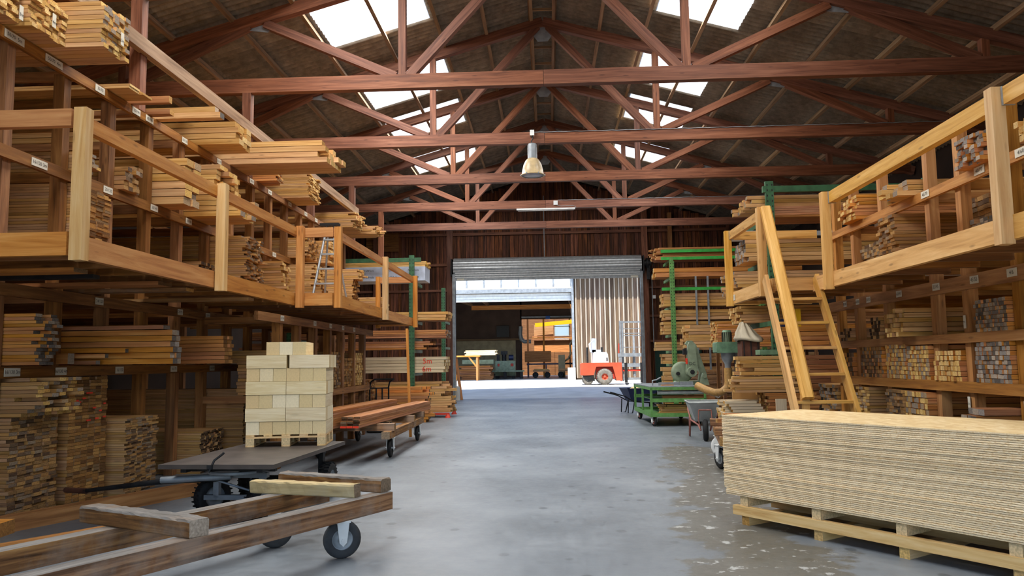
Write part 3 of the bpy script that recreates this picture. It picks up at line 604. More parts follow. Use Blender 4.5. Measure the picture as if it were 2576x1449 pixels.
# long boards slid in under the left walkway
for x1, y, z, w, mt, lb in ((-4.35, 7.0, 2.5, 0.22, 'redlarch', 'red-brown board under the left walkway, nearest'), (-4.5, 7.5, 2.5, 0.12, 'darkmetal', 'black pipe section under the left walkway'), (-4.2, 8.3, 2.5, 0.3, 'redlarch', 'wide red-brown board under the left walkway'), (-4.25, 9.0, 2.5, 0.2, 'grey', 'grey board under the left walkway'), (-4.05, 10.4, 2.5, 0.2, 'tan', 'pale board under the left walkway, farthest')):
    loose(lb, (-8.6, y, z), (x1, y, z), w, 0.04, (mt, 'e_brown') if mt != 'darkmetal' else (mt,), 'boards under the left walkway')
# left, walkway level
stack('tall stack of thin board ends with red marks behind the railing corner', -1, -5.48, 8.63, 9.38, 2.735, 3.74, 0.14, 0.034, ('tan', 'e_brown'), jx=0.02)
stack('large stack of thin yellow boards with fanned grey ends behind the left railing', -1, -4.98, 12.46, 13.24, 2.735, 3.74, 0.14, 0.034, ('pine', 'e_mix'), L=4.2, jx=0.05, ragged=0.2)
stack('low dark-ended board heap in front of the fanned yellow boards', -1, -5.35, 11.55, 12.1, 2.735, 3.2, 0.1, 0.05, ('tan', 'e_dark'), jx=0.05)
stack('narrow stack of pale boards left of the stepladder', -1, -5.0, 14.36, 14.75, 2.735, 3.58, 0.13, 0.05, ('pine', 'e_pale'), L=3, jx=0.06, ragged=0.3)
stack('low pale stack at the foot of the stepladder', -1, -4.35, 14.78, 15.15, 2.735, 3.1, 0.12, 0.03, ('pine', 'e_brown'), L=3, jx=0.04)
stack('stack of rough board ends above the stepladder step', -1, -5.15, 16.27, 17.05, 3.885, 4.32, 0.12, 0.045, ('pine', 'e_brown'), L=4, jx=0.05, ragged=0.4)
stack('tall stack of pale boards behind the stepladder', -1, -5.0, 16.27, 17.05, 2.735, 3.74, 0.14, 0.04, ('pine', 'e_pale'), L=3, jx=0.05)
stack('pale boards stacked high behind the stepladder top', -1, -4.95, 17.23, 17.8, 3.885, 4.4, 0.13, 0.05, ('pine', 'e_pale'), L=3, jx=0.05)
stack('middle bundle of pale battens behind the far left railing', -1, -4.25, 17.25, 17.8, 3.505, 3.735, 0.11, 0.04, ('pine', 'e_pale'), L=3, jx=0.04)
stack('lower bundle of pale battens behind the far left railing', -1, -4.4, 17.25, 17.8, 2.735, 3.5, 0.12, 0.04, ('pine', 'e_brown'), L=3, jx=0.04)
stack('bundle of small battens seen through the end railing of the left walkway', -1, -4.35, 20.3, 20.9, 2.735, 3.35, 0.1, 0.05, ('pine', 'e_pale'), L=3, jx=0.03)
# left, second upper shelf
stack('short stack of boards with a green end left of the tall rack post', -1, -5.35, 8.63, 8.85, 3.885, 4.12, 0.12, 0.04, ('tan', 'e_yell'), jx=0.05)
stack('stack of square-ended battens on the middle upper left shelf', -1, -5.42, 9.58, 10.0, 3.885, 4.24, 0.1, 0.06, ('tan', 'e_mix'), jx=0.05, ragged=0.2)
stack('tall stack of wide yellow planks on the middle upper left shelf', -1, -5.1, 10.55, 11.0, 3.885, 4.55, 0.18, 0.11, ('pine', 'e_yell'), L=4, jx=0.04)
stack('wide stack of yellow planks jutting far over the left railing', -1, -4.72, 11.5, 12.28, 3.885, 4.22, 0.18, 0.085, ('pine', 'e_yell'), L=4.5, jx=0.05)
stack('ragged stack of short planks on top of the jutting yellow planks', -1, -5.0, 11.5, 12.28, 4.225, 4.7, 0.15, 0.08, ('pine', 'e_pale'), L=4, jx=0.08, ragged=0.4)
# left, top shelf
TAGS = []
TAGS.append((stack('stack of yellow boards with hung paper tag, nearest in the top left corner', -1, -5.35, 6.75, 7.38, 5.1, 5.6, 0.1, 0.045, ('pine', 'e_pale'), jx=0.03), 0.6, 0.1, '3m'))
TAGS.append((stack('stack of yellow boards with paper tag in the middle of the top left corner', -1, -5.25, 7.42, 7.98, 5.1, 5.55, 0.1, 0.045, ('pine', 'e_pale'), jx=0.03, ragged=0.2), 0.3, 0.18, '4m'))
TAGS.append((stack('thick stack of yellow boards with ragged ends on the top left shelf', -1, -4.82, 7.98, 8.5, 5.1, 5.62, 0.1, 0.05, ('pine', 'e_yell'), jx=0.03, ragged=0.1), 0.3, 0.2, '5m'))
for tt, dy, dz, tx in TAGS:
    tg = link('paper_tag', MB().box((0, 0, 0), (0.006, 0.055, 0.15)).mesh('paper_tag', 'paper'), tt, Matrix.Translation((0.055, dy, dz)))
    lettering(tx, 0.05, 'ink', tg, Matrix(((0, 0, 1, 0.005), (1, 0, 0, 0), (0, 1, 0, -0.02), (0, 0, 0, 1))))
stack('thin layer of wide yellow boards under the top left stacks', -1, -5.2, 9.25, 9.75, 5.1, 5.16, 0.2, 0.03, ('pine', 'e_pale'), jx=0.03)
loose('single red-brown squared timber jutting from the top left shelf', (-8.0, 9.85, 5.14), (-4.98, 9.85, 5.14), 0.08, 0.09, ('redlarch', 'e_brown'))
loose('dull brown plank beside two pale planks on the top left shelf', (-8.0, 10.33, 5.13), (-5.2, 10.33, 5.13), 0.12, 0.07, ('redlarch', 'e_brown'), 'pair of planks on the top left shelf')
loose('upper pale plank jutting from the top left shelf', (-8.0, 10.56, 5.22), (-4.66, 10.56, 5.22), 0.12, 0.08, ('pine', 'e_grey'), 'pair of planks on the top left shelf')
loose('lower pale plank jutting from the top left shelf', (-8.0, 10.56, 5.138), (-4.58, 10.56, 5.138), 0.14, 0.08, ('pine', 'e_grey'), 'pair of planks on the top left shelf')
stack('stack of thick pale planks on the middle of the top left shelf', -1, -4.88, 11.8, 12.4, 5.1, 5.47, 0.2, 0.09, ('pine', 'e_pale'), L=4, jx=0.05, ragged=0.2)
stack('long pale planks jutting farthest into the hall from the top left shelf', -1, -3.82, 13.05, 13.88, 5.1, 5.5, 0.2, 0.1, ('pine', 'e_pale'), L=5.5, jx=0.14, ragged=0.3)
stack('small stack of orange-brown boards beyond the jutting planks', -1, -5.15, 14.3, 14.75, 5.1, 5.36, 0.15, 0.045, ('larch', 'e_brown'), L=4, jx=0.05, ragged=0.3)
stack('big stack of thin yellow boards hung with paper tags on the top left shelf', -1, -5.0, 15.85, 16.7, 5.1, 5.62, 0.14, 0.03, ('pine', 'e_pale'), L=4.4, jx=0.04)
stack('bundle of pale battens at the far end of the top left shelf', -1, -4.95, 19.5, 20.5, 5.1, 5.5, 0.12, 0.045, ('pine', 'e_pale'), L=4, jx=0.1, ragged=0.2)
stack('thin layer of longer battens at the very end of the top left shelf', -1, -4.6, 20.6, 21.3, 5.1, 5.32, 0.12, 0.04, ('pine', 'e_pale'), L=4, jx=0.12)
# lower far-left rack behind the pale blocks
for i, y in enumerate(FY[:6]):
    stack(['dark-ended', 'brown-ended', 'tan-ended', 'mixed-ended', 'grey-brown-ended', 'pale-ended'][i] + ' batten bundle in bay %s of the rack behind the pale blocks' % ['one', 'two', 'three', 'four', 'five', 'six'][i], -1, -4.22, y + 0.15, y + 0.83, 1.125, 1.72 + 0.12 * (i % 2), 0.1, 0.055, ('tan', ['e_dark', 'e_brown', 'e_brown', 'e_mix', 'e_brown', 'e_pale'][i]), L=1.0 if i > 2 else 0.72, jx=0.02)
# left steel rack
stack('upper bundle of pale boards on the left green rack', -1, -3.0, 23.0, 24.0, 2.86, 3.12, 0.14, 0.085, ('pine', 'e_pale'), L=4.2, jx=0.06)
stack('long brown boards wrapped at the end on the left green rack', -1, -3.0, 22.8, 23.9, 2.33, 2.57, 0.14, 0.06, ('redlarch', 'e_grey'), L=6, jx=0.03)
stack('brown boards just under the wrapped ones on the left green rack', -1, -3.55, 22.8, 23.6, 1.99, 2.24, 0.14, 0.06, ('redlarch', 'e_brown'), L=5.5, jx=0.15)
def trestle(label, x0, x1, y0, y1, z):
    t = empty('trestle', ((x0 + x1) / 2, (y0 + y1) / 2, 0), label=label, cat='trestle'); w = (x1 - x0) / 2; d = (y1 - y0) / 2
    for sx in (-1, 1):
        beam('cross_bar', (sx * (w - 0.1), -d, z - 0.05), (sx * (w - 0.1), d, z - 0.05), 0.09, 0.1, 'rack', t)
        for sy in (-1, 1): beam('leg', (sx * (w - 0.1), sy * (d - 0.06), 0), (sx * (w - 0.1), sy * (d - 0.06), z - 0.1), 0.08, 0.08, 'rack', t, up=(0, 1, 0))
T = stack('pale boards marked with red metre figures on the left green rack', -1, -3.05, 22.7, 23.7, 1.31, 1.78, 0.14, 0.09, ('whiteboard', 'e_pale'), L=5.6, jx=0.05)
for tx, x, z in (('5m', -0.5, 0.33), ('6m', -0.52, 0.1)): lettering(tx, 0.22, 'redmark', T, Matrix(((1, 0, 0, x), (0, 0, -1, -0.012), (0, 1, 0, z), (0, 0, 0, 1))))
rf = empty('stillage', (-4.6, 23.4, 0), label='red steel base under the big larch stack on the left', cat='stillage')
for y in (-0.75, 0.75): MB().box((0, y, 0.11), (3.4, 0.06, 0.06)).build('base_bar', 'red', rf)
for x in (-1.65, 0, 1.65):
    for y in (-0.75, 0.75): MB().cyl((x, y, 0), (x, y, 0.1), 0.09, 0.04).build('foot', 'red', rf)
stack('big stack of larch boards on a red steel base beside the roller door', -1, -2.88, 22.75, 23.5, 0.15, 0.62, 0.14, 0.07, ('pine', 'e_yell'), L=4.6, jx=0.12)
stack('upper larch boards on the big stack beside the roller door', -1, -3.0, 22.75, 23.4, 0.625, 1.05, 0.14, 0.07, ('pine', 'e_yell'), L=4.6, jx=0.2, ragged=0.3)
stack('ragged orange boards in front of the big larch stack', -1, -3.3, 20.95, 21.65, 0.0, 0.95, 0.14, 0.08, ('larch', 'e_mix'), L=2.1, jx=0.12, ragged=0.3)
stack('dark brown boards at the rear of the left bay near the floor', -1, -4.4, 18.6, 19.6, 0.0, 1.2, 0.14, 0.05, ('redlarch', 'e_brown'), L=1.1, jx=0.05)
wp = MB().box((0, 0, 0), (3.0, 0.9, 0.42)).build('wrapped_package', 'bluew', None, label='blue-white film-wrapped timber package on the left green rack', cat='package'); wp.location = (-5.12, 23.2, 4.245)
for x in (-0.9, -0.2, 0.5, 1.15):
    for z in (-0.1, 0.1): lettering('ProfiHolz', 0.085, 'ink', wp, Matrix(((1, 0, 0, x), (0, 0, -1, -0.455), (0, 1, 0, z), (0, 0, 0, 1))))
stack('yellow film-tied strips on the wrapped package', -1, -3.6, 22.8, 23.6, 4.46, 4.62, 0.12, 0.05, ('pine', 'yellow'), L=2.8, jx=0.06, name='strip_bundle')
# ------------------------------------------------------------------ right side stacks
YG = ('pine', 'e_yell')
stack('stack of grey square-ended battens on the upper right shelf', 1, 4.72, 8.2, 8.8, 1.85, 2.2, 0.06, 0.045, ('larch', 'e_grey'), jx=0.015)
stack('stack of grey and tan square ends at the right edge of the middle shelf', 1, 4.72, 8.2, 8.84, 1.30, 1.74, 0.064, 0.05, ('larch', 'e_grey'), jx=0.015)
stack('stack of pale square ends beside the right rack post', 1, 4.72, 9.16, 9.76, 1.30, 1.66, 0.06, 0.06, ('larch', 'e_pale'), jx=0.02)
stack('stack of yellow and grey square ends, middle of the right shelf', 1, 4.72, 9.9, 10.5, 1.30, 1.73, 0.06, 0.055, ('larch', 'e_yell'), jx=0.015)
stack('stack of square ends with blue chalk, middle of the right shelf', 1, 4.72, 10.52, 11.13, 1.30, 1.76, 0.065, 0.055, ('larch', 'e_yell'), jx=0.015)
stack('stack of grey-brown square ends behind the blue-chalked stack', 1, 4.72, 11.27, 11.98, 1.30, 1.74, 0.075, 0.055, ('larch', 'e_mix'), jx=0.015)
stack('dark-ended orange stack at the rear of the middle right shelf', 1, 4.72, 12.32, 12.9, 1.30, 1.67, 0.1, 0.07, ('larch', 'e_dark'), jx=0.03)
stack('stack of long pale battens jutting on the upper right shelf', 1, 4.55, 10.2, 10.6, 1.85, 2.22, 0.07, 0.06, ('pine', 'e_pale'), L=4, jx=0.05, ragged=0.2)
stack('small stack with dark ends behind the jutting pale battens', 1, 4.72, 11.27, 11.6, 1.85, 2.16, 0.08, 0.05, ('pine', 'e_dark'), jx=0.03)
stack('low dark-ended stack at the rear of the upper right shelf', 1, 4.72, 12.32, 12.75, 1.85, 2.05, 0.09, 0.05, ('tan', 'e_dark'), jx=0.04, ragged=0.3)
stack('floor stack of yellow square ends behind the panel stack', 1, 4.68, 9.9, 10.52, 0, 1.15, 0.075, 0.07, ('larch', 'e_yell'), jx=0.015)
stack('floor stack of thin grey-brown ends, second behind the panel stack', 1, 4.68, 10.6, 11.13, 0, 1.15, 0.11, 0.045, ('pine', 'e_mix'), jx=0.02)
stack('floor stack of thin yellow-grey ends beside the stair foot', 1, 4.68, 11.7, 12.18, 0, 1.15, 0.11, 0.045, ('pine', 'e_yell'), jx=0.03)
stack('floor stack of pale boards seen through the stair', 1, 4.8, 13.4, 14.2, 0, 1.14, 0.12, 0.06, ('pine', 'e_grey'), jx=0.06)
stack('low brown boards at the right picture edge behind the panels', 1, 4.4, 8.2, 8.55, 0.0, 1.05, 0.12, 0.07, ('redlarch', 'e_grey'), jx=0.06)
stack('small grey-ended stack on the right walkway rack', 1, 4.9, 11.6, 12.18, 2.735, 3.3, 0.1, 0.05, ('whiteboard', 'e_mix'), jx=0.02)
stack('tall stack of tan boards with red-brown ends behind the right railing', 1, 4.7, 10.58, 11.12, 2.735, 3.52, 0.12, 0.045, ('tan', 'e_mix'), jx=0.03)
stack('grey-ended battens behind the thick pale railing post', 1, 4.9, 8.45, 9.02, 2.735, 3.14, 0.1, 0.06, ('tan', 'e_grey'), jx=0.04)
stack('stack of pale planks jutting over the right railing', 1, 4.6, 10.0, 10.7, 3.65, 3.86, 0.14, 0.065, ('pine', 'e_yell'), L=4, jx=0.12, ragged=0.2)
stack('stack of orange-pale boards with stepped ends at the end of the right shelf', 1, 4.6, 11.65, 12.18, 3.65, 4.02, 0.1, 0.05, ('larch', 'e_pale'), L=4, jx=0.06, ragged=0.2)
stack('stack of squared battens with grey ends high behind the right post', 1, 4.6, 8.2, 8.75, 3.65, 3.98, 0.075, 0.05, ('larch', 'e_grey'), jx=0.05, ragged=0.2)
stack('pale squared battens at the upper right picture edge', 1, 4.6, 7.3, 7.6, 3.65, 3.85, 0.08, 0.06, ('pine', 'e_pale'), jx=0.05)
stack('long tan boards filling the rear of the right walkway rack', 1, 5.2, 9.2, 9.75, 2.735, 3.5, 0.14, 0.06, ('tan', 'e_mix'), jx=0.02)
# right steel rack, near bay
stack('pale stepped battens on top of the right green rack', 1, 3.98, 15.2, 16.3, 4.55, 4.78, 0.12, 0.08, ('pine', 'e_yell'), L=5, jx=0.1)
stack('red-orange boards under the top battens of the right green rack', 1, 4.35, 15.15, 16.0, 4.33, 4.545, 0.14, 0.04, ('redlarch', 'e_brown'), L=5, jx=0.06)
MB().box((3.93, 15.45, 4.015), (0.55, 0.3, 0.16)).build('film_package', 'bluew', None, label='small blue and white film package on the right green rack', cat='package')
MB().box((6.4, 15.15, 4.0), (3.7, 0.04, 0.09)).build('steel_profile', 'steel', None, label='grey steel profile lying across the right green rack', cat='steel profile')
stack('big pale stack with grey square ends behind the stair handrail', 1, 3.92, 15.3, 16.2, 3.5, 3.93, 0.14, 0.08, ('pine', 'e_grey'), L=5.5, jx=0.03)
stack('pale battens at walkway height with grey ends on the right green rack', 1, 3.72, 15.3, 16.4, 2.86, 3.3, 0.1, 0.06, ('pine', 'e_grey'), L=5.5, jx=0.1, ragged=0.2)
stack('bundles of pale battens under the end of the right walkway', 1, 3.9, 15.9, 16.8, 2.31, 2.66, 0.1, 0.06, ('pine', 'e_pale'), L=5.5, jx=0.06)
stack('orange planks beside the cloth-covered machine', 1, 4.56, 15.5, 16.2, 1.75, 2.2, 0.16, 0.09, ('larch', 'e_brown'), L=5, jx=0.06)
stack('reddish planks low on the right green rack behind the stair', 1, 4.7, 15.4, 16.0, 1.0, 1.65, 0.16, 0.09, ('redlarch', 'e_grey'), L=5, jx=0.05)
stack('reddish planks near the floor behind the stair', 1, 4.7, 15.4, 16.0, 0.0, 0.95, 0.16, 0.1, ('redlarch', 'e_grey'), L=5, jx=0.05)
# right steel rack, far bay
stack('brown boards with green film, topmost on the far right rack', 1, 3.75, 26.55, 27.4, 5.0, 5.42, 0.14, 0.06, ('redlarch', 'e_pale'), L=5, jx=0.15, ragged=0.2)
for z in (5.28, 5.03, 3.98): 
    MB().box((6.1, 26.5, z), (4.4, 0.05, 0.1)).build('green_profile', 'gwrap', None, label={5.28: 'upper bright green wrapped strip on the far right rack', 5.03: 'middle bright green wrapped strip on the far right rack', 3.98: 'lowest bright green wrapped strip on the far right rack'}[z], cat='strip', group='green strips on the far right rack')
stack('thick pale-ended beams under the green film boards', 1, 3.7, 26.55, 27.4, 4.4, 4.72, 0.2, 0.15, ('larch', 'e_pale'), L=5, jx=0.05)
stack('upper tier of pine bundles in the middle of the far right rack', 1, 3.95, 26.6, 27.4, 3.75, 4.0, 0.14, 0.07, ('pine', 'e_pale'), L=5, jx=0.04) if False else None
for k, (z0, z1, x) in enumerate(((3.4, 3.84, 3.95), (2.93, 3.28, 3.95), (2.45, 2.88, 3.92))):
    stack(['third', 'second', 'first'][k] + ' tier of pine bundles from below in the middle of the far right rack', 1, x, 26.6, 27.4, z0, z1, 0.14, 0.1, ('pine', 'e_pale'), L=5, jx=0.04)
stack('long pale boards jutting left at saw height on the far right rack', 1, 3.68, 26.6, 27.2, 1.9, 2.2, 0.14, 0.1, ('pine', 'e_pale'), L=5.2, jx=0.05)
stack('pale boards below the jutting ones on the far right rack', 1, 3.9, 26.6, 27.2, 1.45, 1.79, 0.14, 0.1, ('pine', 'e_pale'), L=5.2, jx=0.08)
stack('pale beams standing on the floor behind the green saw', 1, 3.9, 26.6, 27.2, 0.0, 1.35, 0.2, 0.15, ('pine', 'e_pale'), L=5.2, jx=0.05)
stack('spread pine battens leaning tier behind the extractor', 1, 4.3, 24.2, 25.2, 1.95, 2.65, 0.14, 0.1, ('pine', 'e_pale'), L=4, jx=0.06)
stack('three bundles of banded orange-ended boards behind the extractor', 1, 4.35, 20.2, 21.0, 1.9, 2.55, 0.09, 0.06, ('larch', 'e_pale'), L=4, jx=0.03)
trestle('trestle carrying the pine battens behind the extractor', 4.3, 8.3, 24.2, 25.2, 1.95)
trestle('trestle carrying the banded boards behind the extractor', 4.4, 8.3, 20.2, 21.0, 1.9)
stack('weathered grey planks stacked low behind the saw hose', 1, 3.9, 21.8, 22.4, 0.0, 1.3, 0.2, 0.13, ('grey', 'e_grey'), L=4.5, jx=0.04)
for x_, lb in ((5.05, 'left'), (5.45, 'right')): MB().box((x_, 26.5, 2.2), (0.06, 0.04, 4.4)).build('steel_strap', 'zinc', None, label='%s grey steel strap standing before the far right boards' % lb, cat='strap', group='steel straps on the far right rack')
# offcut piles between stair and extractor
stack('top pile of short yellow offcuts beside the stair', 1, 3.4, 13.9, 14.4, 1.3, 1.64, 0.14, 0.07, ('pine', 'e_pale'), L=0.95, jx=0.12, ragged=0.4)
stack('middle pile of thin pale offcuts beside the stair', 1, 3.3, 13.85, 14.4, 1.0, 1.28, 0.1, 0.045, ('pine', 'e_pale'), L=1.1, jx=0.12, ragged=0.4)
stack('lower pile of brown boards beside the stair', 1, 3.82, 13.85, 14.5, 0.0, 0.99, 0.12, 0.055, ('redlarch', 'e_pale'), L=0.88, jx=0.05)
stack('bottom pile of pale boards next to the grey wheelbarrow', 1, 3.1, 13.85, 14.6, 0.0, 0.86, 0.14, 0.05, ('whiteboard', 'e_pale'), L=0.55, jx=0.06, ragged=0.3)
# ------------------------------------------------------------------ panel stack on its long pallet (front right)
ang = math.atan2(-2.2, 1.59)
T = empty('panel_stack', (1.72, 7.93, 0.27), ang, label='waist-high stack of pale strand boards on a long pallet in front', cat='panel stack')
NS = 48; th = 0.77 / NS; me = None
b = MB().box((0, 0, 0), (2.85, 1.25, th * 0.8)); b.mi = [0, 0, 1, 1, 1, 1]; me = b.mesh('panel', ('osb', 'osb_e'))
for k in range(NS):
    dx = random.uniform(-0.004, 0.004) + (0.02 if k < 4 else 0)
    link('panel', me, T, Matrix.Translation((1.425 + dx, 0.625 + random.uniform(-0.005, 0.005), th * (k + 0.5))))
pl = empty('long_pallet', (1.72, 7.93, 0), ang, label='long rough pallet of runners and chipboard bearers under the panel stack', cat='pallet')
for i, x in enumerate((0.22, 1.02, 1.8, 2.64)):
    beam('bearer', (x, 0.02, 0.22), (x, 1.2, 0.22), 0.09, 0.09, 'chip', pl)
    beam('foot', (x + 0.02, 0.01, 0.0425), (x + 0.02, 1.2, 0.0425), 0.085, 0.085, ('palletwood', 'e_pale'), pl)
for y in (0.03, 0.6, 1.16): beam('runner', (0.1, y, 0.131), (2.8, y, 0.131), 0.07, 0.087, ('palletwood', 'e_pale'), pl)
# ------------------------------------------------------------------ wheels
def wheel(parent, c, r, w, axis_ang=0.0, tread=False, hub='zinc', name='wheel', tyre='tyre', rimr=0.55):
    """tyre with rim and hub, axle along the local x of the given angle"""
    mt = Matrix.Translation(c) @ Matrix.Rotation(axis_ang, 4, 'Z')
    e = 0.22 * r
    b = MB().lathe([(r * rimr, -w * 0.42), (r - e, -w / 2), (r - e * 0.35, -w * 0.42), (r, -w * 0.2), (r, w * 0.2), (r - e * 0.35, w * 0.42), (r - e, w / 2), (r * rimr, w * 0.42)], axis='X', n=28)
    if tread:
        for k in range(26):
            a = 2 * math.pi * k / 26
            for s in (-1, 1): b.box((s * w * 0.2, r * 1.0 * math.cos(a + s * 0.06), r * 1.0 * math.sin(a + s * 0.06)), (w * 0.42, r * 0.1, r * 0.06), rot('X', a))
    o = link(name, b.mesh(name, tyre), parent, mt)
    h = MB().lathe([(0.001, -w * 0.3), (r * 0.16, -w * 0.32), (r * 0.18, -w * 0.18), (r * rimr * 0.9, -w * 0.2), (r * rimr * 1.02, -w * 0.42), (r * rimr * 1.02, w * 0.42), (r * rimr * 0.9, w * 0.2), (r * 0.18, w * 0.18), (r * 0.16, w * 0.32), (0.001, w * 0.3)], axis='X', n=24)
    link('hub', h.mesh('hub', hub), o); return o
def castor(parent, x, y, ztop, r, w, a, hub='zinc', tyre='tyre'):
    wheel(parent, (x, y, r), r, w, a, hub=hub, tyre=tyre)
    R = Matrix.Rotation(a, 3, 'Z'); b = MB()
    for s in (-1, 1):
        p = [(-0.05, ztop - 0.015), (0.05, ztop - 0.015), (0.03, r - 0.02), (0.0, r - 0.05), (-0.03, r - 0.02)]
        b.prism(p, s * (w / 2 + 0.02), s * (w / 2 + 0.035), 'YZ')
    b.box((0, 0, ztop - 0.008), (w + 0.09, 0.12, 0.015)).cyl((-w / 2 - 0.05, 0, r), (w / 2 + 0.05, 0, r), 0.015)
    link('fork', b.mesh('fork', 'wpaint'), parent, Matrix.Translation((x, y, 0)) @ Matrix.Rotation(a, 4, 'Z'))
# ------------------------------------------------------------------ old timber cart (front left)
dc = Vector((-1.46 + 2.83, 6.88 - 4.28, 0)).normalized(); ca = math.atan2(dc.y, dc.x)
TC = empty('timber_cart', (-1.46, 6.88, 0), ca, label='old cart of two long weathered timbers on castors, front left', cat='cart')
beam('runner', (-5.4, 0.075, 0.385), (0.12, 0.075, 0.385), 0.14, 0.15, ('grey', 'e_mix', 'greytop'), TC)
beam('runner', (-4.9, 0.86, 0.385), (0.15, 0.86, 0.385), 0.14, 0.15, ('grey', 'e_mix', 'greytop'), TC)
def rough(name, parent, p0, p1, w, h, mats, seed, amp=0.006, n=22, rnd=0.3):
    """weathered sleeper with worn, uneven faces"""
    rg = random.Random(seed); mt, L = frame(p0, p1); b = MB(); prof = []
    prof = [(w * p, h * q) for p, q in ((.5, .38), (.42, .5), (-.42, .5), (-.5, .38), (-.5, -.42), (-.45, -.5), (.45, -.5), (.5, -.42))]
    vs = []
    for k in range(n + 1):
        for (a, c_) in prof:
            j = amp if c_ > 0 else amp * 0.25
            vs.append((-L / 2 + L * k / n + rg.uniform(-.006, .006), a + rg.uniform(-j, j) * 0.6, c_ + rg.uniform(-j, j * 0.4)))
    b.add(vs, [(k * 8 + i, (k + 1) * 8 + i, (k + 1) * 8 + (i + 1) % 8, k * 8 + (i + 1) % 8) for k in range(n) for i in range(8)])
    if len(mats) > 2: b.mi = [2 if i in (0, 1, 2) else 0 for k in range(n) for i in range(8)]
    b.k = 1; b.add(vs[:8], [tuple(range(8))]); b.add(vs[-8:], [tuple(range(7, -1, -1))])
    return link(name, b.mesh(name, mats), parent, mt)
inv = Matrix.Rotation(-ca, 4, 'Z') @ Matrix.Translation((1.46, -6.88, 0))
def tcl(x, y, z): return tuple(inv @ Vector((x, y, z)))
rough('cross_timber', TC, tcl(-2.36, 5.22, 0.52), tcl(-3.45, 5.78, 0.52), 0.16, 0.12, ('grey', 'e_grey', 'greytop'), 3)
rough('cross_timber', TC, tcl(-1.47, 6.98, 0.52), tcl(-2.55, 7.45, 0.52), 0.15, 0.12, ('grey', 'e_mix', 'greytop'), 4)
rough('cross_timber', TC, tcl(-1.66, 6.72, 0.515), tcl(-2.68, 7.02, 0.515), 0.11, 0.11, ('paletimber', 'e_mix'), 5, amp=0.006)
castor(TC, -0.45, 0.075, 0.31, 0.155, 0.06, math.radians(52), tyre='gtyre'); castor(TC, -0.45, 0.86, 0.31, 0.155, 0.06, math.radians(35), tyre='gtyre')
castor(TC, -4.6, 0.075, 0.31, 0.155, 0.06, math.radians(90)); castor(TC, -4.6, 0.86, 0.31, 0.155, 0.06, math.radians(90))
# beams lying on the floor behind it
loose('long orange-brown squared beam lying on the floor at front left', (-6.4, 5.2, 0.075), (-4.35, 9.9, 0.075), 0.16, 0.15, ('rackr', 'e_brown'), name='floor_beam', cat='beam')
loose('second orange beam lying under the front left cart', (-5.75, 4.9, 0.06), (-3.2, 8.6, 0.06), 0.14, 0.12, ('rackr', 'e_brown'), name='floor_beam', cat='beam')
loose('short thick planed beam end at the left picture edge', (-6.9, 6.6, 0.21), (-4.75, 6.72, 0.21), 0.22, 0.12, ('larch', 'e_brown'), name='floor_beam', cat='beam')
loose('bearer under the short planed beam', (-5.9, 6.0, 0.075), (-5.9, 7.2, 0.075), 0.12, 0.148, ('tan', 'e_brown'), name='floor_beam', cat='beam')
# ------------------------------------------------------------------ flat trailer
tr = empty('flat_trailer', (-3.26, 8.85, 0), math.radians(-3), label='flat dark platform trailer carrying the pallet of pale blocks', cat='trailer')
MB().box((0, -0.05, 0.598), (1.2, 2.25, 0.044)).build('deck', 'deck', tr)
b = MB()
for x in (-0.4, 0.4): b.box((x, 0, 0.55), (0.06, 2.1, 0.05))
b.box((0, -0.75, 0.53), (0.9, 0.06, 0.06)).box((0, 0.75, 0.53), (0.9, 0.06, 0.06)); b.build('chassis', 'darkmetal', tr)
MB().lathe([(0.3, 0), (0.33, 0.0), (0.33, 0.03), (0.3, 0.03), (0.3, 0)], (0, -0.62, 0.48), n=28).build('turntable_ring', 'zinc', tr)
MB().box((0, -0.62, 0.44), (0.62, 0.07, 0.05)).box((-0.25, -0.62, 0.33), (0.06, 0.06, 0.24)).box((0.25, -0.62, 0.33), (0.06, 0.06, 0.24)).box((0, -0.62, 0.21), (0.78, 0.06, 0.05)).tube([(-0.3, -0.7, 0.42), (0.3, -0.6, 0.22)], 0.012).build('front_axle', 'zinc', tr)
MB().box((0, 0.72, 0.22), (0.9, 0.06, 0.05)).box((-0.42, 0.72, 0.38), (0.06, 0.08, 0.32)).box((0.42, 0.72, 0.38), (0.06, 0.08, 0.32)).build('rear_axle', 'darkmetal', tr)
for x, y, a in ((-0.36, -0.5, -0.6), (0.34, -0.78, -0.6), (-0.5, 0.72, 0), (0.5, 0.72, 0)): wheel(tr, (x, y, 0.2), 0.2, 0.14, a, tread=True, hub='zinc')
b = MB().tube([(-0.1, -0.65, 0.42), (-0.75, -0.78, 0.4), (-1.75, -0.62, 0.27)], [0.04, 0.03, 0.022]); b.build('drawbar', 'darkmetal', tr)
MB().tube([(-0.05, -0.72, 0.44), (-0.75, -0.85, 0.42)], 0.035).build('drawbar_hinge', 'zinc', tr)
MB().tube([(-1.72, -0.62, 0.27), (-2.05, -0.5, 0.26)], 0.03).build('drawbar_grip', 'crate', tr)
MB().tube([(-0.06, -1.19, 0.55), (-0.02, -1.16, 0.66), (0.05, -1.12, 0.72), (0.06, -1.12, 0.735)], 0.012).box((-0.05, -1.19, 0.6), (0.05, 0.03, 0.04)).build('latch_lever', 'darkmetal', tr)
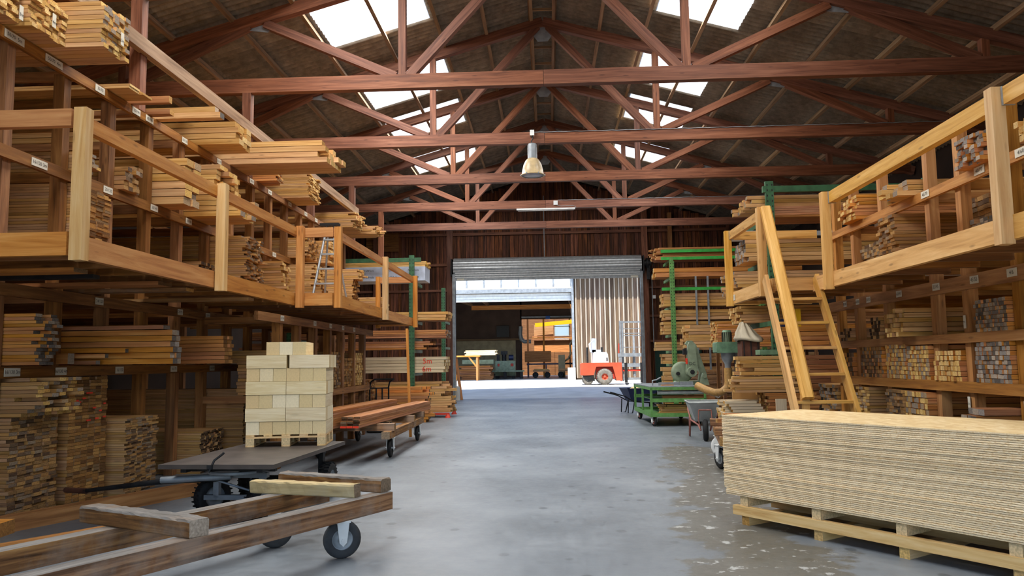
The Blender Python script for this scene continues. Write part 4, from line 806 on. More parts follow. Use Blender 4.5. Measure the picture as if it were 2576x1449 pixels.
# pallet and blocks
pa = math.radians(8); PX, PY0 = -3.17, 9.30
pt = empty('euro_pallet', (PX, PY0, 0.622), pa, label='new wooden pallet under the pale block pile on the trailer', cat='pallet')
for x in (-0.42, 0, 0.42):
    for y in (0.05, 0.33, 0.61): beam('block', (x - 0.05, y, 0.06), (x + 0.05, y, 0.06), 0.1, 0.08, 'chip', pt)
    beam('bottom_board', (x, 0, 0.01), (x, 0.66, 0.01), 0.1, 0.02, 'palletwood', pt)
for y in (0.05, 0.33, 0.61): beam('cross_board', (-0.47, y, 0.11), (0.47, y, 0.11), 0.1, 0.02, 'palletwood', pt)
for x in (-0.42, -0.21, 0, 0.21, 0.42): beam('top_board', (x, 0, 0.13), (x, 0.66, 0.13), 0.1, 0.018, 'palletwood', pt)
R8 = Matrix.Translation((PX, PY0, 0.622 + 0.141)) @ Matrix.Rotation(pa, 4, 'Z'); bs = 0.156
rows = ['bottom', 'second', 'third', 'fourth', 'fifth', 'sixth', 'top']
cnt = ['first', 'second', 'third', 'fourth', 'fifth', 'sixth']
WB = ('white', 'white_e')
for r in range(7):
    z = r * 0.159 + 0.078; rn = rows[r]
    jx = random.uniform(-0.008, 0.008)
    if r in (0, 2, 4):
        for k in range(6):
            mt, L = frame((-0.393 + k * 0.1575 + jx, 0.012, z), (-0.393 + k * 0.1575 + jx, 0.66, z))
            link('timber_block', boxmesh(L, 0.154, bs, WB), None, R8 @ mt, label='pale timber block, %s from left in the %s row on the pallet' % (cnt[k], rn), cat='timber block', group='pale timber blocks on the trailer')
    elif r in (1, 3, 5):
        for j in range(4):
            for k in range(2):
                xc = -0.475 + k * 0.478 + jx + (0.0 if r != 5 else -0.01 + k * 0.03)
                mt, L = frame((xc, 0.085 + j * 0.162, z), (xc + 0.473, 0.085 + j * 0.162, z))
                link('timber_block', boxmesh(L, 0.158, bs, WB), None, R8 @ mt, label='long pale timber block, %s half of the %s row, %s from the front' % (('left', 'right')[k], rn, cnt[j]), cat='timber block', group='pale timber blocks on the trailer')
    else:
        for k in range(3):
            x = -0.17 + k * 0.157; mt, L = frame((x, 0.02, z), (x, 0.6, z))
            link('timber_block', boxmesh(L, 0.154, bs, WB), None, R8 @ mt, label='pale timber block, %s from left of the three on top' % cnt[k], cat='timber block', group='pale timber blocks on the trailer')
# ------------------------------------------------------------------ plank cart further back on the left
pc = empty('plank_cart', (-3.35, 13.2, 0), 0, label='low weathered plank cart with small black wheels, left of the aisle', cat='cart')
for x in (-0.62, 0.62): beam('runner', (x, -0.25, 0.40), (x, 3.3, 0.40), 0.14, 0.12, ('grey', 'e_mix'), pc)
for y in (0.05, 2.0, 3.15): beam('cross_timber', (-0.75, y, 0.52), (0.72, y, 0.52), 0.14, 0.12, ('grey', 'e_mix'), pc)
for x in (-0.62, 0.62):
    for y in (0.15, 2.9): castor(pc, x, y, 0.34, 0.16, 0.06, 0.0, hub='darkmetal')
TB = empty('plank_bundle', (-3.15, 12.2, 0.585), math.radians(85.5), label='front bundle of red-brown planks with a red end on the plank cart', cat='plank bundle')
for r in range(5):
    for c_ in range(3): beam('plank', (0.05 + random.uniform(-.05, .05), (c_ - 1) * 0.1, 0.02 + r * 0.035), (4.9 + random.uniform(-.1, .1), (c_ - 1) * 0.1, 0.02 + r * 0.035), 0.095, 0.032, ('redlarch', 'e_dark' if r else 'redmark'), TB)
TB = empty('plank_bundle', (-3.62, 11.3, 0.585), math.radians(86), label='rear higher bundle of red-brown planks on the plank cart', cat='plank bundle')
for r in range(8):
    for c_ in range(3): beam('plank', (0.05 + random.uniform(-.05, .05), (c_ - 1) * 0.125, 0.02 + r * 0.035), (4.6 + random.uniform(-.2, .2), (c_ - 1) * 0.125, 0.02 + r * 0.035), 0.12, 0.032, ('redlarch', 'e_dark'), TB)
loose('two-ply batten standing upright in front of the left green upright', (-2.98, 16.7, 0.02), (-3.1, 16.95, 2.35), 0.05, 0.07, ('larch', 'e_brown'), up=(0, 1, 0), name='upright_batten')
hc = empty('hand_truck', (-4.0, 18.25, 0), 0.1, label='black tubular hand truck frame beside the brown planks', cat='hand truck')
b = MB()
for x in (-0.22, -0.07, 0.07, 0.22): b.tube([(x, 0, 0.2), (x, 0, 1.05), (x + 0.04, -0.1, 1.17), (x + 0.15, -0.3, 1.23)] if abs(x) > 0.2 else [(x, 0, 0.2), (x, 0, 1.02)], 0.018)
b.tube([(-0.07, -0.3, 1.23), (0.37, -0.3, 1.23)], 0.02).tube([(-0.22, 0, 1.02), (0.22, 0, 1.02)], 0.016).tube([(-0.22, 0, 0.3), (0.22, 0, 0.3)], 0.016); b.build('frame', 'darkmetal', hc)
MB().box((0, -0.15, 0.02), (0.46, 0.3, 0.012)).box((0, 0, 0.13), (0.44, 0.02, 0.24)).build('toe_plate', 'darkmetal', hc)
for s in (-1, 1): wheel(hc, (s * 0.27, 0.08, 0.13), 0.13, 0.05)
# stepladder on the left walkway
sl = empty('stepladder', (-3.9, 13.3, 2.735), 0.0, label='aluminium stepladder standing on the left walkway', cat='ladder')
for x0, x1, y0, y1 in ((-0.2, -0.05, 0, 0.35), (0.22, 0.08, 0, 0.35)): MB().tube([(x0, y0, 0), (x1, y1, 1.35)], 0.022).build('rail', 'steel', sl)
for x0, x1 in ((-0.2, -0.05), (0.22, 0.08)): MB().tube([(x0, 0.75, 0), (x1, 0.4, 1.15)], 0.018).build('rear_rail', 'steel', sl)
for k in range(1, 5):
    f = k * 0.2; MB().box((0.01, 0.35 * f * 1.0, 1.35 * f), (0.40 - 0.27 * f, 0.07, 0.03)).build('step', 'steel', sl)
MB().box((0.01, 0.34, 1.36), (0.34, 0.14, 0.05)).build('top_tray', 'black', sl)
# ------------------------------------------------------------------ lamps and cables
lp = empty('pendant_lamp', (-0.29, 17.74, 6.9), 0, label='bell-shaped hall lamp hanging from the third roof truss', cat='lamp')
MB().box((0, 0.02, 0.02), (0.1, 0.12, 0.13)).build('junction_box', 'wpaint', lp)
MB().tube([(0, 0, -0.05), (0.02, 0, -0.12), (-0.02, 0, -0.18), (0, 0, -0.26)], 0.014).build('hook', 'darkmetal', lp)
MB().lathe([(0.001, -0.22), (0.09, -0.24), (0.11, -0.27), (0.11, -0.6), (0.12, -0.61), (0.001, -0.61)], n=24).build('ballast_housing', 'zinc', lp)
MB().lathe([(0.12, -0.6), (0.16, -0.64), (0.21, -0.74), (0.24, -0.86), (0.255, -0.97), (0.275, -0.98), (0.275, -1.0), (0.25, -1.0)], n=32).build('shade', 'lampglass', lp)
MB().lathe([(0.001, -0.985), (0.25, -0.985), (0.25, -0.99), (0.001, -0.99)], n=32).build('glass_cover', 'bluew', lp)
for k in range(6):
    a = k * math.pi / 3; MB().box((0.28 * math.cos(a), 0.28 * math.sin(a), -0.985), (0.03, 0.03, 0.035)).build('clip', 'zinc', lp)
fl = empty('fluorescent_lamp', (0.0, 25.55, 6.62), 0, label='long fluorescent tube lamp under the fifth roof truss', cat='lamp')
MB().box((0, 0, 0.03), (1.95, 0.12, 0.05)).build('housing', 'wpaint', fl); MB().cyl((-0.93, 0, -0.012), (0.93, 0, -0.012), 0.018).build('tube', 'wpaint', fl)
MB().box((0.33, 0.03, 0.24), (0.14, 0.06, 0.14)).build('junction_box', 'wpaint', fl)
MB().tube([(0.36, 0.03, 0.17), (0.5, 0.03, 0.13), (0.9, 0.03, 0.14), (1.0, 0.03, 0.1), (1.0, 0.03, 0.05)], 0.008).build('cable', 'zinc', fl)
for y, x0, lb in ((17.9, -0.25, 'thin pale cable clipped along the tie beam with the bell lamp'), (25.7, 0.4, 'thin pale cable clipped along the tie beam with the tube lamp')):
    pts = [(x0 + k * 0.14, y - 0.092, 6.955 + 0.006 * math.sin(k * 2.1)) for k in range(int((9.5 - x0) / 0.14))]
    MB().tube(pts, 0.009, 5).build('cable', 'zinc', None, label=lb, cat='cable')
# ------------------------------------------------------------------ green mobile saw
sw = empty('mobile_saw', (2.42, 18.9, 0), math.radians(2), label='green radial saw on a wheeled steel table beside the aisle', cat='saw')
W_, D_ = 1.35, 2.7
for x in (0.03, W_ - 0.03):
    for y in (0.03, D_ / 2, D_ - 0.03): MB().box((x, y, 0.6), (0.05, 0.05, 0.66)).build('leg', 'lgreen', sw)
b = MB()
for y in (0.03, D_ - 0.03): b.box((W_ / 2, y, 0.9), (W_, 0.06, 0.07)).box((W_ / 2, y, 0.27), (W_, 0.05, 0.09)).box((W_ / 2, y, 0.62), (W_, 0.05, 0.09))
for x in (0.03, W_ - 0.03): b.box((x, D_ / 2, 0.9), (0.05, D_, 0.07)).box((x, D_ / 2, 0.27), (0.05, D_, 0.09))
b.build('frame', 'lgreen', sw)
MB().box((W_ / 2, D_ / 2, 0.945), (W_, D_, 0.02)).build('table_top', 'zinc', sw)
MB().box((W_ / 2, D_ / 2, 0.235), (W_, D_, 0.02)).build('lower_shelf', 'lgreen', sw)
MB().box((W_ / 2 + 0.1, D_ / 2, 0.6), (W_ - 0.2, D_ - 0.2, 0.02)).build('middle_shelf', 'lgreen', sw)
MB().cyl((0.2, 0.12, 0.8), (1.3, 0.12, 0.8), 0.055).build('roller', 'steel', sw)
for x, y in ((0.1, 0.12), (0.1, 2.4), (1.2, 0.3), (1.2, 2.4)): castor(sw, x, y, 0.24, 0.115, 0.06, 0.3, hub='rust')
MB().prism([(0.75, 0.96), (1.5, 0.96), (1.42, 1.05), (0.85, 1.05)], 0.75, 1.3).build('saw_base', 'mgreen', sw)
MB().lathe([(0.001, -0.05), (0.22, -0.05), (0.27, -0.03), (0.27, 0.03), (0.22, 0.05), (0.001, 0.05)], (0.97, 0.92, 1.27), 'Y', 28).build('blade_guard', 'mgreen', sw)
MB().prism([(1.02, 1.3), (1.3, 1.3), (1.3, 1.4), (1.26, 1.94), (1.2, 2.02), (1.12, 2.02), (1.08, 1.94)], 0.62, 0.74).build('saw_arm', 'mgreen', sw)
MB().prism([(1.36, 1.05), (1.58, 1.05), (1.58, 1.22), (1.34, 1.95), (1.24, 2.06), (1.12, 2.06), (1.06, 1.98), (1.14, 1.92), (1.22, 1.9), (1.4, 1.25)], 0.86, 0.96).build('support_arm', 'mgreen', sw)
MB().cyl((1.14, 0.5, 1.28), (1.14, 0.7, 1.28), 0.12, 0.13).build('motor_cap', 'mgreen', sw)
MB().cyl((1.14, 0.48, 1.28), (1.14, 0.51, 1.28), 0.055).build('spindle_nut', 'darkmetal', sw)
MB().cyl((0.85, 0.78, 1.24), (0.85, 0.86, 1.24), 0.045).build('crank_knob', 'black', sw)
MB().box((1.0, 0.66, 1.78), (0.09, 0.1, 0.14)).build('switch_box', 'black', sw)
MB().box((1.035, 0.64, 1.55), (0.03, 0.1, 0.14)).build('warning_label', 'redmark', sw)
lettering('DC', 0.11, 'darkmetal', sw, Matrix(((1, 0, 0, 1.17), (0, 0, -1, 0.612), (0, 1, 0, 1.48), (0, 0, 0, 1))), 'maker_lettering')
MB().prism([(1.32, 0.96), (1.55, 0.96), (1.5, 1.15), (1.46, 1.25), (1.4, 1.25), (1.36, 1.15)], 0.5, 0.6).cyl((1.43, 0.46, 1.18), (1.43, 0.62, 1.18), 0.05).build('pivot_bracket', 'mgreen', sw)
MB().box((0.55, 0.5, 0.99), (0.5, 0.08, 0.09)).box((0.95, 0.35, 1.0), (0.32, 0.06, 0.1)).tube([(0.15, 0.5, 0.96), (0.15, 0.5, 1.08), (0.25, 0.5, 1.1), (0.35, 0.45, 1.16)], 0.018).build('fence', 'zinc', sw)
loose('orange squared timber on the middle shelf of the green saw table', (2.75, 19.2, 0.67), (4.0, 19.2, 0.67), 0.14, 0.11, ('larch', 'e_pale'), 'timbers on the saw table')
loose('small reddish offcut lying on the green saw table', (2.75, 19.35, 0.968), (3.05, 19.35, 0.968), 0.14, 0.03, ('redlarch', 'e_pale'), 'timbers on the saw table')
TB = empty('offcut_pile', (2.6, 19.1, 0.247), 0, label='pale offcuts piled on the lower shelf of the green saw table', cat='offcut pile')
for r in range(5):
    for c_ in range(4): beam('offcut', (0.05 + random.uniform(0, .2), 0.1 + c_ * 0.11, 0.03 + r * 0.05), (0.7 + random.uniform(0, .25), 0.1 + c_ * 0.11, 0.03 + r * 0.05), 0.1, 0.045, ('pine', 'e_pale'), TB)
# ------------------------------------------------------------------ dust extractor
ex = empty('dust_extractor', (3.86, 17.0, 0), 0, label='green dust extractor with upright motor and amber hose', cat='dust extractor')
MB().cyl((0, 0, 1.95), (0, 0, 2.17), 0.095).build('motor', 'mgreen', ex); MB().cyl((0, 0, 2.17), (0, 0, 2.21), 0.1, 0.08).build('motor_cap', 'egreen', ex)
b = MB()
for k in range(14):
    a = 2 * math.pi * k / 14; b.box((0.1 * math.cos(a), 0.1 * math.sin(a), 2.06), (0.02, 0.008, 0.2), rot('Z', a))
b.build('cooling_fins', 'darkmetal', ex, kind='stuff')
MB().prism([(-0.27, 1.74), (-0.25, 1.72), (0.25, 1.72), (0.27, 1.74), (0.27, 1.93), (0.25, 1.95), (-0.25, 1.95), (-0.27, 1.93)], -0.2, 0.2).build('fan_housing', 'egreen', ex)
MB().lathe([(0.14, 1.72), (0.13, 1.6), (0.065, 1.48), (0.065, 1.36)], n=24).build('intake_funnel', 'zinc', ex)
MB().tube([(0, 0, 1.4), (0.0, 0, 1.1), (-0.03, 0, 0.98), (-0.15, 0.02, 0.88), (-0.3, 0.04, 0.87), (-0.45, 0.1, 0.92), (-0.62, 0.3, 1.02)], 0.085, 12).build('hose', 'hose', ex)
MB().tube([(0.0, 0.1, 1.3), (-0.05, 0.1, 0.9), (-0.2, 0.1, 0.76), (-0.45, 0.2, 0.85)], 0.012, 6).build('cord', 'wpaint', ex)
MB().box((0.25, 0.3, 0.87), (0.06, 0.06, 1.74)).box((0.25, 0.15, 1.74), (0.06, 0.36, 0.05)).box((0.25, 0.3, 0.02), (0.4, 0.4, 0.04)).build('stand', 'zinc', ex)
MB().tube([(0.1, -0.2, 1.72), (0.1, -0.22, 1.2), (0.2, -0.2, 1.0), (0.35, -0.1, 1.3)], 0.012, 6).build('power_cable', 'black', ex)
# ------------------------------------------------------------------ crate, cloth, small items
cr = empty('crate', (4.06, 15.98, 0), 0, label='red-brown crate on a stand under the beige cloth', cat='crate')
MB().box((0, 0, 1.78), (0.36, 0.36, 0.32)).build('body', 'crate', cr)
for x in (-0.14, 0, 0.14): MB().box((x, -0.185, 1.78), (0.02, 0.012, 0.32)).build('slat_edge', 'darkmetal', cr)
for x in (-0.15, 0.15):
    for y in (-0.15, 0.15): MB().box((x, y, 0.81), (0.05, 0.05, 1.62)).build('leg', 'grey', cr)
b = MB(); prof = [(0.24, 1.94), (0.27, 1.96), (0.27, 2.0), (0.22, 2.05), (0.2, 2.09), (0.13, 2.2), (0.06, 2.32), (0.012, 2.41)]
vs = []; n = 40
for k, (r, z) in enumerate(prof):
    for i in range(n):
        a = 2 * math.pi * i / n; am = (0.04, 0.05, 0.06, 0.1, 0.12, 0.2, 0.25, 0.1)[k]
        rr = r * (1 + am * math.sin(6 * a + 0.5) + am * 0.6 * math.sin(11 * a + 1.0)); vs.append((rr * math.cos(a) * 1.05 - 0.02 * k * (k < 7) + 0.03, rr * math.sin(a), z + 0.025 * math.sin(2 * a + 0.4) * (k < 5)))
b.add(vs, [(k * n + i, k * n + (i + 1) % n, (k + 1) * n + (i + 1) % n, (k + 1) * n + i) for k in range(len(prof) - 1) for i in range(n)], True); b.add(vs[-n:], [tuple(range(n))])
b.build('cloth_cover', 'cloth', None, label='beige cloth draped to a peak over the red-brown crate', cat='cloth').location = (4.06, 15.98, 0.0)
cn = empty('canister', (4.7, 15.6, 2.21), 0, label='dark blue canister on the orange planks', cat='canister')
MB().box((0, 0, 0.075), (0.2, 0.16, 0.15)).build('body', 'navy', cn); MB().cyl((0.05, 0, 0.15), (0.05, 0, 0.17), 0.03).build('cap', 'black', cn)
MB().box((0, 0, 0), (0.1, 0.1, 0.35)).build('yellow_box', 'yellow', None, label='yellow upright box beside the blue canister', cat='box').location = (4.95, 15.62, 2.385)
ty = empty('parts_tray', (3.92, 14.15, 1.645), 0, label='green metal tray lying on the offcuts beside the stair', cat='tray')
MB().box((0, 0, 0.006), (0.34, 0.3, 0.012)).build('base', 'egreen', ty)
for c_, d_ in (((0, -0.145, 0.05), (0.34, 0.01, 0.1)), ((0, 0.145, 0.05), (0.34, 0.01, 0.1)), ((-0.165, 0, 0.05), (0.01, 0.28, 0.1)), ((0.165, 0, 0.05), (0.01, 0.28, 0.1))): MB().box(c_, d_).build('side', 'egreen', ty)
loose('brown cardboard panel standing behind the pale boards', (3.64, 14.75, 0.0), (3.64, 14.75, 1.15), 0.04, 0.46, ('card',), up=(1, 0, 0), name='cardboard_panel', cat='panel')
loose('plywood offcut leaning beside the brown boards at the stair', (3.95, 13.55, 0.0), (3.95, 13.55, 0.9), 0.03, 0.18, ('whiteboard',), up=(1, 0, 0), name='plywood_offcut', cat='panel')
# ------------------------------------------------------------------ wheelbarrows
def barrow(loc, rz, tray, frame_mat, label, s=1.0, load=None):
    t = empty('wheelbarrow', loc, rz, label=label, cat='wheelbarrow')
    def ring(z, x0, x1, w): return [(x0, -w, z), (x1, -w * 0.8, z), (x1, w * 0.8, z), (x0, w, z)]
    # local +x = towards the wheel
    lo = ring(0.36, -0.36, 0.26, 0.22); hi = ring(0.74, -0.52, 0.5, 0.37)
    b = MB().add(lo + hi, [(0, 1, 2, 3), (0, 4, 5, 1), (1, 5, 6, 2), (2, 6, 7, 3), (3, 7, 4, 0)])
    b.tube([hi[0], hi[1], hi[2], hi[3], hi[0]], 0.014, 6); b.build('tray', tray, t)
    wheel(t, (0.5, 0, 0.21), 0.21, 0.1, math.pi / 2, hub='zinc', rimr=0.5)
    b = MB()
    for q in (-1, 1):
        b.tube([(-0.95, q * 0.3, 0.62), (-0.6, q * 0.3, 0.52), (-0.3, q * 0.26, 0.35), (0.3, q * 0.13, 0.3), (0.5, q * 0.09, 0.21)], 0.018)
        b.tube([(-0.28, q * 0.27, 0.36), (-0.36, q * 0.29, 0.02), (-0.5, q * 0.29, 0.02), (-0.48, q * 0.28, 0.42)], 0.018)
        b.tube([(0.5, q * 0.09, 0.21), (0.52, q * 0.13, 0.42), (0.5, q * 0.12, 0.6)], 0.012)
    b.tube([(0.5, -0.12, 0.6), (0.5, 0.12, 0.6)], 0.014); b.build('frame', frame_mat, t)
    for q in (-1, 1): MB().cyl((-1.05, q * 0.3, 0.645), (-0.9, q * 0.3, 0.605), 0.022).build('grip', 'black' if frame_mat != 'rust' else 'rust', t)
    if load:
        vs = []; n = 12
        for k in range(5):
            f = k / 4
            for i in range(n):
                a = 2 * math.pi * i / n; vs.append((0.0 + 0.45 * (1 - f) * math.cos(a), 0.3 * (1 - f) * math.sin(a), 0.68 + 0.2 * f))
        MB().add(vs, [(k * n + i, k * n + (i + 1) % n, (k + 1) * n + (i + 1) % n, (k + 1) * n + i) for k in range(4) for i in range(n)], True).build('sawdust_heap', load, None, label='pale sawdust heaped in the dark wheelbarrow', cat='sawdust', kind='stuff').matrix_world = Matrix.Translation(loc) @ Matrix.Rotation(rz, 4, 'Z')
    return t
barrow((3.12, 16.0, 0), math.radians(-99), 'barrow', 'rust', 'grey galvanised wheelbarrow with reddish frame, wheel facing the camera')
barrow((2.75, 23.9, 0), math.radians(15), 'navy', 'darkmetal', 'dark blue wheelbarrow with pale load behind the saw', load='sawdust')
# timber cart behind the panel stack
bc = empty('timber_cart', (2.98, 11.55, 0), math.radians(-9.5), label='old timber cart with a white wheel, mostly hidden behind the panel stack', cat='cart')
for x in (-0.45, 0.45): beam('runner', (x, -0.3, 0.42), (x, 2.2, 0.42), 0.14, 0.13, ('grey', 'e_mix'), bc)
for y in (-0.1, 1.6): rough('cross_timber', bc, (-0.58, y, 0.55), (0.62, y, 0.55), 0.14, 0.12, ('grey', 'e_mix'), 9 + int(y))
castor(bc, -0.5, 0.0, 0.35, 0.15, 0.06, 0.5); castor(bc, 0.5, 0.0, 0.35, 0.15, 0.06, 0.2); castor(bc, -0.45, 1.45, 0.35, 0.16, 0.06, 0.9, tyre='wpaint'); castor(bc, 0.5, 1.45, 0.35, 0.15, 0.06, 0.2)
stack('reddish offcuts lying on the half-hidden timber cart', 1, 2.75, 11.9, 12.6, 0.615, 0.74, 0.14, 0.06, ('redlarch', 'e_pale'), L=0.9, jx=0.1, ragged=0.3)
# by the door: leaning plank and bollard
loose('brown plank leaning at the left jamb of the roller door', (-3.72, 33.1, 0.0), (-3.98, 33.45, 1.75), 0.12, 0.04, ('redlarch', 'e_brown'), up=(0, 1, 0), name='leaning_plank', cat='plank')
bl = empty('bollard', (-3.85, 32.75, 0), 0, label='short pale concrete bollard at the left door jamb', cat='bollard')
MB().cyl((0, 0, 0), (0, 0, 0.55), 0.12, 0.1).build('shaft', 'concrete2', bl); MB().cyl((0, 0, 0.55), (0, 0, 0.6), 0.1, 0.05).build('cap', 'concrete2', bl)
# ------------------------------------------------------------------ forklift in the yard
G = 0.35
fk = empty('forklift', (2.86, 40.0, G), 0.0, label='faded orange forklift with white engine cover parked in the sunlit yard', cat='forklift')
MB().prism([(-1.22, 0.5), (-1.22, 1.08), (-1.12, 1.12), (0.88, 1.12), (0.9, 0.2), (0.6, 0.2), (0.42, 0.92), (-0.42, 0.92), (-0.56, 0.5), (-1.05, 0.48)], 0.12, 1.25).build('body', 'orange', fk)
MB().prism([(-0.42, 0.3), (-0.42, 0.92), (0.42, 0.92), (0.6, 0.3)], 0.3, 1.1).build('wheel_arch', 'red', fk)
MB().prism([(-1.12, 0.48), (-0.56, 0.5), (-0.5, 0.2), (-0.8, 0.2), (-1.05, 0.32)], 0.15, 1.2).build('counterweight', 'darkmetal', fk)
MB().prism([(-0.6, 1.12), (-0.56, 1.6), (-0.5, 1.68), (0.14, 1.66), (0.2, 1.55), (0.24, 1.12)], 0.25, 1.1).build('engine_cover', 'wpaint', fk)
for k in range(4): MB().box((0.15, 0.245, 1.22 + k * 0.05), (0.1, 0.01, 0.02)).build('vent_slot', 'darkmetal', fk)
MB().box((-0.5, 0.68, 2.0), (0.22, 0.6, 0.75), rot('Y', 0.06)).build('seat_back', 'bluew', fk); MB().box((-0.35, 0.68, 1.72), (0.5, 0.6, 0.14)).build('seat', 'bluew', fk)
MB().tube([(-0.65, 0.4, 1.68), (-0.72, 0.4, 2.1), (-0.5, 0.4, 2.3)], 0.03).tube([(-0.65, 0.96, 1.68), (-0.72, 0.96, 2.1), (-0.5, 0.96, 2.3)], 0.03).build('seat_hoop', 'wpaint', fk)
MB().cyl((-0.85, 0.4, 1.12), (-0.85, 0.4, 1.92), 0.05).build('exhaust_pipe', 'darkmetal', fk); MB().cyl((-0.1, 0.4, 1.66), (-0.1, 0.4, 1.92), 0.05).build('air_intake', 'darkmetal', fk)
for y, x, r in ((0.0, 0.0, 0.405), (1.3, 0.0, 0.405), (0.2, -0.85, 0.26), (1.15, -0.85, 0.26)): wheel(fk, (x, y + 0.12, r), r, 0.3, math.pi / 2, tread=True, hub='orange' if r > 0.3 else 'zinc', rimr=0.42, tyre='dtyre')
ms = MB()
for x_, y_ in ((0.86, 0.35), (0.98, 0.42), (2.0, 0.42), (2.12, 0.35)): ms.box((x_, y_, 1.72), (0.09, 0.13, 3.1))
ms.box((1.49, 0.4, 3.2), (1.35, 0.1, 0.08)).box((1.49, 0.4, 0.28), (1.35, 0.1, 0.12)); ms.build('mast', 'zinc', fk)
MB().cyl((1.55, 0.42, 0.4), (1.55, 0.42, 1.75), 0.075).build('lift_cylinder', 'zinc', fk); MB().cyl((1.55, 0.42, 1.75), (1.55, 0.42, 2.5), 0.05).build('piston_rod', 'steel', fk)
MB().tube([(0.78, 0.33, 0.9), (0.76, 0.31, 1.5), (0.78, 0.33, 2.1)], 0.025).build('chain', 'red', fk)
cg = MB()
for z in (0.98, 1.5): cg.box((1.45, 0.25, z), (1.5, 0.09, 0.18))
for z in (1.9, 2.5, 2.62, 2.85): cg.box((1.49, 0.46, z), (1.1, 0.03, 0.04))
cg.box((0.82, 0.27, 1.2), (0.16, 0.1, 0.75)); cg.build('carriage', 'zinc', fk)
for x_ in (1.1, 1.9): MB().box((x_, 0.22, 0.6), (0.14, 0.06, 1.0)).box((x_, -0.1, 0.07), (0.14, 0.6, 0.05)).build('fork', 'darkmetal', fk)
MB().box((1.5, 0.3, 0.72), (1.1, 0.04, 0.1)).build('red_bar', 'red', fk)
# ------------------------------------------------------------------ the second hall across the yard
H2 = 51.5
w = empty('wall_opposite', (0, H2, G), kind='structure', label='weathered vertical boards of the second hall across the yard')
MB().box((8.1, 0.1, 3.7), (13.0, 0.1, 7.4)).box((-13.1, 0.1, 3.7), (8.0, 0.1, 7.4)).build('backing', 'sunclad', w)
x = 1.62; i = 0
while x < 9.5:
    pl = i % 2 == 0; bw = random.choice((0.2, 0.22, 0.24)) if pl else 0.085; yy = 0.02 if pl else -0.035
    beam('plank' if pl else 'batten', (x + bw / 2, yy, 0.1), (x + bw / 2, yy, 7.35), bw * 0.98, 0.03, 'sunclad' if pl else 'sunbatten', w, up=(0, 1, 0)); x += bw; i += 1
beam('jamb_post', (1.66, -0.08, 0), (1.66, -0.08, 7.3), 0.16, 0.16, 'zinc', w, up=(0, 1, 0))
MB().box((1.5, -0.3, 0.4), (0.5, 0.5, 0.8)).build('plinth', 'concrete2', w)
beam('lintel', (-9.1, -0.05, 5.92), (1.7, -0.05, 5.92), 0.2, 0.26, 'zinc', w)
MB().prism([(0.2, 6.1), (12, 6.4), (12, 6.6), (0.2, 6.3)], -17, 1.6, 'YZ').prism([(-0.9, 7.25), (12, 7.35), (12, 7.55), (-0.9, 7.45)], 1.5, 16, 'YZ').build('roof', 'zinc', w)
for y_ in (): pass
dr = empty('door_2', (0, H2, G), kind='structure', label='white sectional door raised above the opening of the second hall')
for k in range(3): MB().box((-3.75, 0.12, 5.32 + k * 0.18), (10.6, 0.05, 0.165)).build('door_slat', 'wpaint', dr)
wn = empty('window_20', (0, H2, G), kind='structure', label='strip of tall windows above the opening of the second hall')
for k in range(9):
    xc = -8.3 + k * 1.16; MB().box((xc, 0.0, 6.65), (1.06, 0.02, 1.15)).build('pane', 'wpaint', wn); MB().box((xc + 0.58, -0.02, 6.65), (0.09, 0.09, 1.2)).build('mullion', 'zinc', wn)  # panes are opaque white: bright sky reflected in the glass, put into the colour
MB().box((-3.7, -0.02, 6.1), (10.8, 0.1, 0.1)).build('sill', 'whiteboard', wn)
MB().box((0, 64, G - 0.15), (34, 25.0, 0.3)).build('floor', 'floor', kind='structure', label='shaded concrete floor of the second hall')
w2 = empty('wall_back', (0, 62.0, G), kind='structure', label='dark rear wall of the second hall')
MB().box((-8.1, 0.1, 3.7), (12, 0.2, 7.4)).build('lining', 'hall2', w2); MB().box((3.5, 0.1, 6.0), (11.4, 0.2, 2.8)).build('upper_lining', 'hall2', w2); MB().box((6.3, 0.1, 3.7), (6, 0.2, 7.4)).build('side_lining', 'hall2', w2)
MB().box((-5.2, -0.03, 1.6), (5.2, 0.05, 2.65)).build('cream_panel', 'cream', w2)
for k in range(24): MB().box((-7.7 + k * 0.215, -0.07, 1.6), (0.1, 0.02, 2.6)).build('batten', 'cream', w2)
MB().box((-4.9, -0.15, 3.0), (6.0, 0.25, 0.12)).build('ledge', 'purlin', w2); MB().box((-3.6, -0.2, 3.65), (1.0, 0.12, 0.9)).build('notice_board', 'black', w2)
w3 = empty('wall_inner', (0, 69.0, G), kind='structure', label='lit inner room wall seen through the second hall')
MB().box((-2.9, 0, 3.5), (6.95, 0.1, 7)).box((4.5, 0, 3.5), (5.3, 0.1, 7)).box((1.25, 0, 1.55), (1.4, 0.1, 3.1)).box((1.25, 0, 5.8), (1.4, 0.1, 2.6)).build('lining', 'rack', w3)
MB().box((-10, -4, 3.7), (0.2, 8, 7.4)).box((9, -4, 3.7), (0.2, 8, 7.4)).build('side_lining', 'hall2', w3)
w4 = empty('wall_side', (0, 56, G), kind='structure', label='dark side walls of the second hall')
MB().box((-13, 0, 3.7), (0.2, 14, 7.4)).box((11, 0, 3.7), (0.2, 14, 7.4)).build('lining', 'hall2', w4)
wn = empty('window_21', (1.25, 68.95, G + 3.8), kind='structure', label='bright square window in the inner room of the second hall')
MB().box((0, 0, 0), (1.38, 0.02, 1.38)).build('pane', 'glass', wn)
for z in (-0.45, 0.5): MB().box((0, -0.03, z), (1.4, 0.05, 0.06)).build('bar', 'darkmetal', wn)
beam('crane_beam', (-5.9, 60, 5.78), (4, 60, 5.78), 0.3, 0.34, 'larch', label='long orange beam under the roof of the second hall', cat='beam')
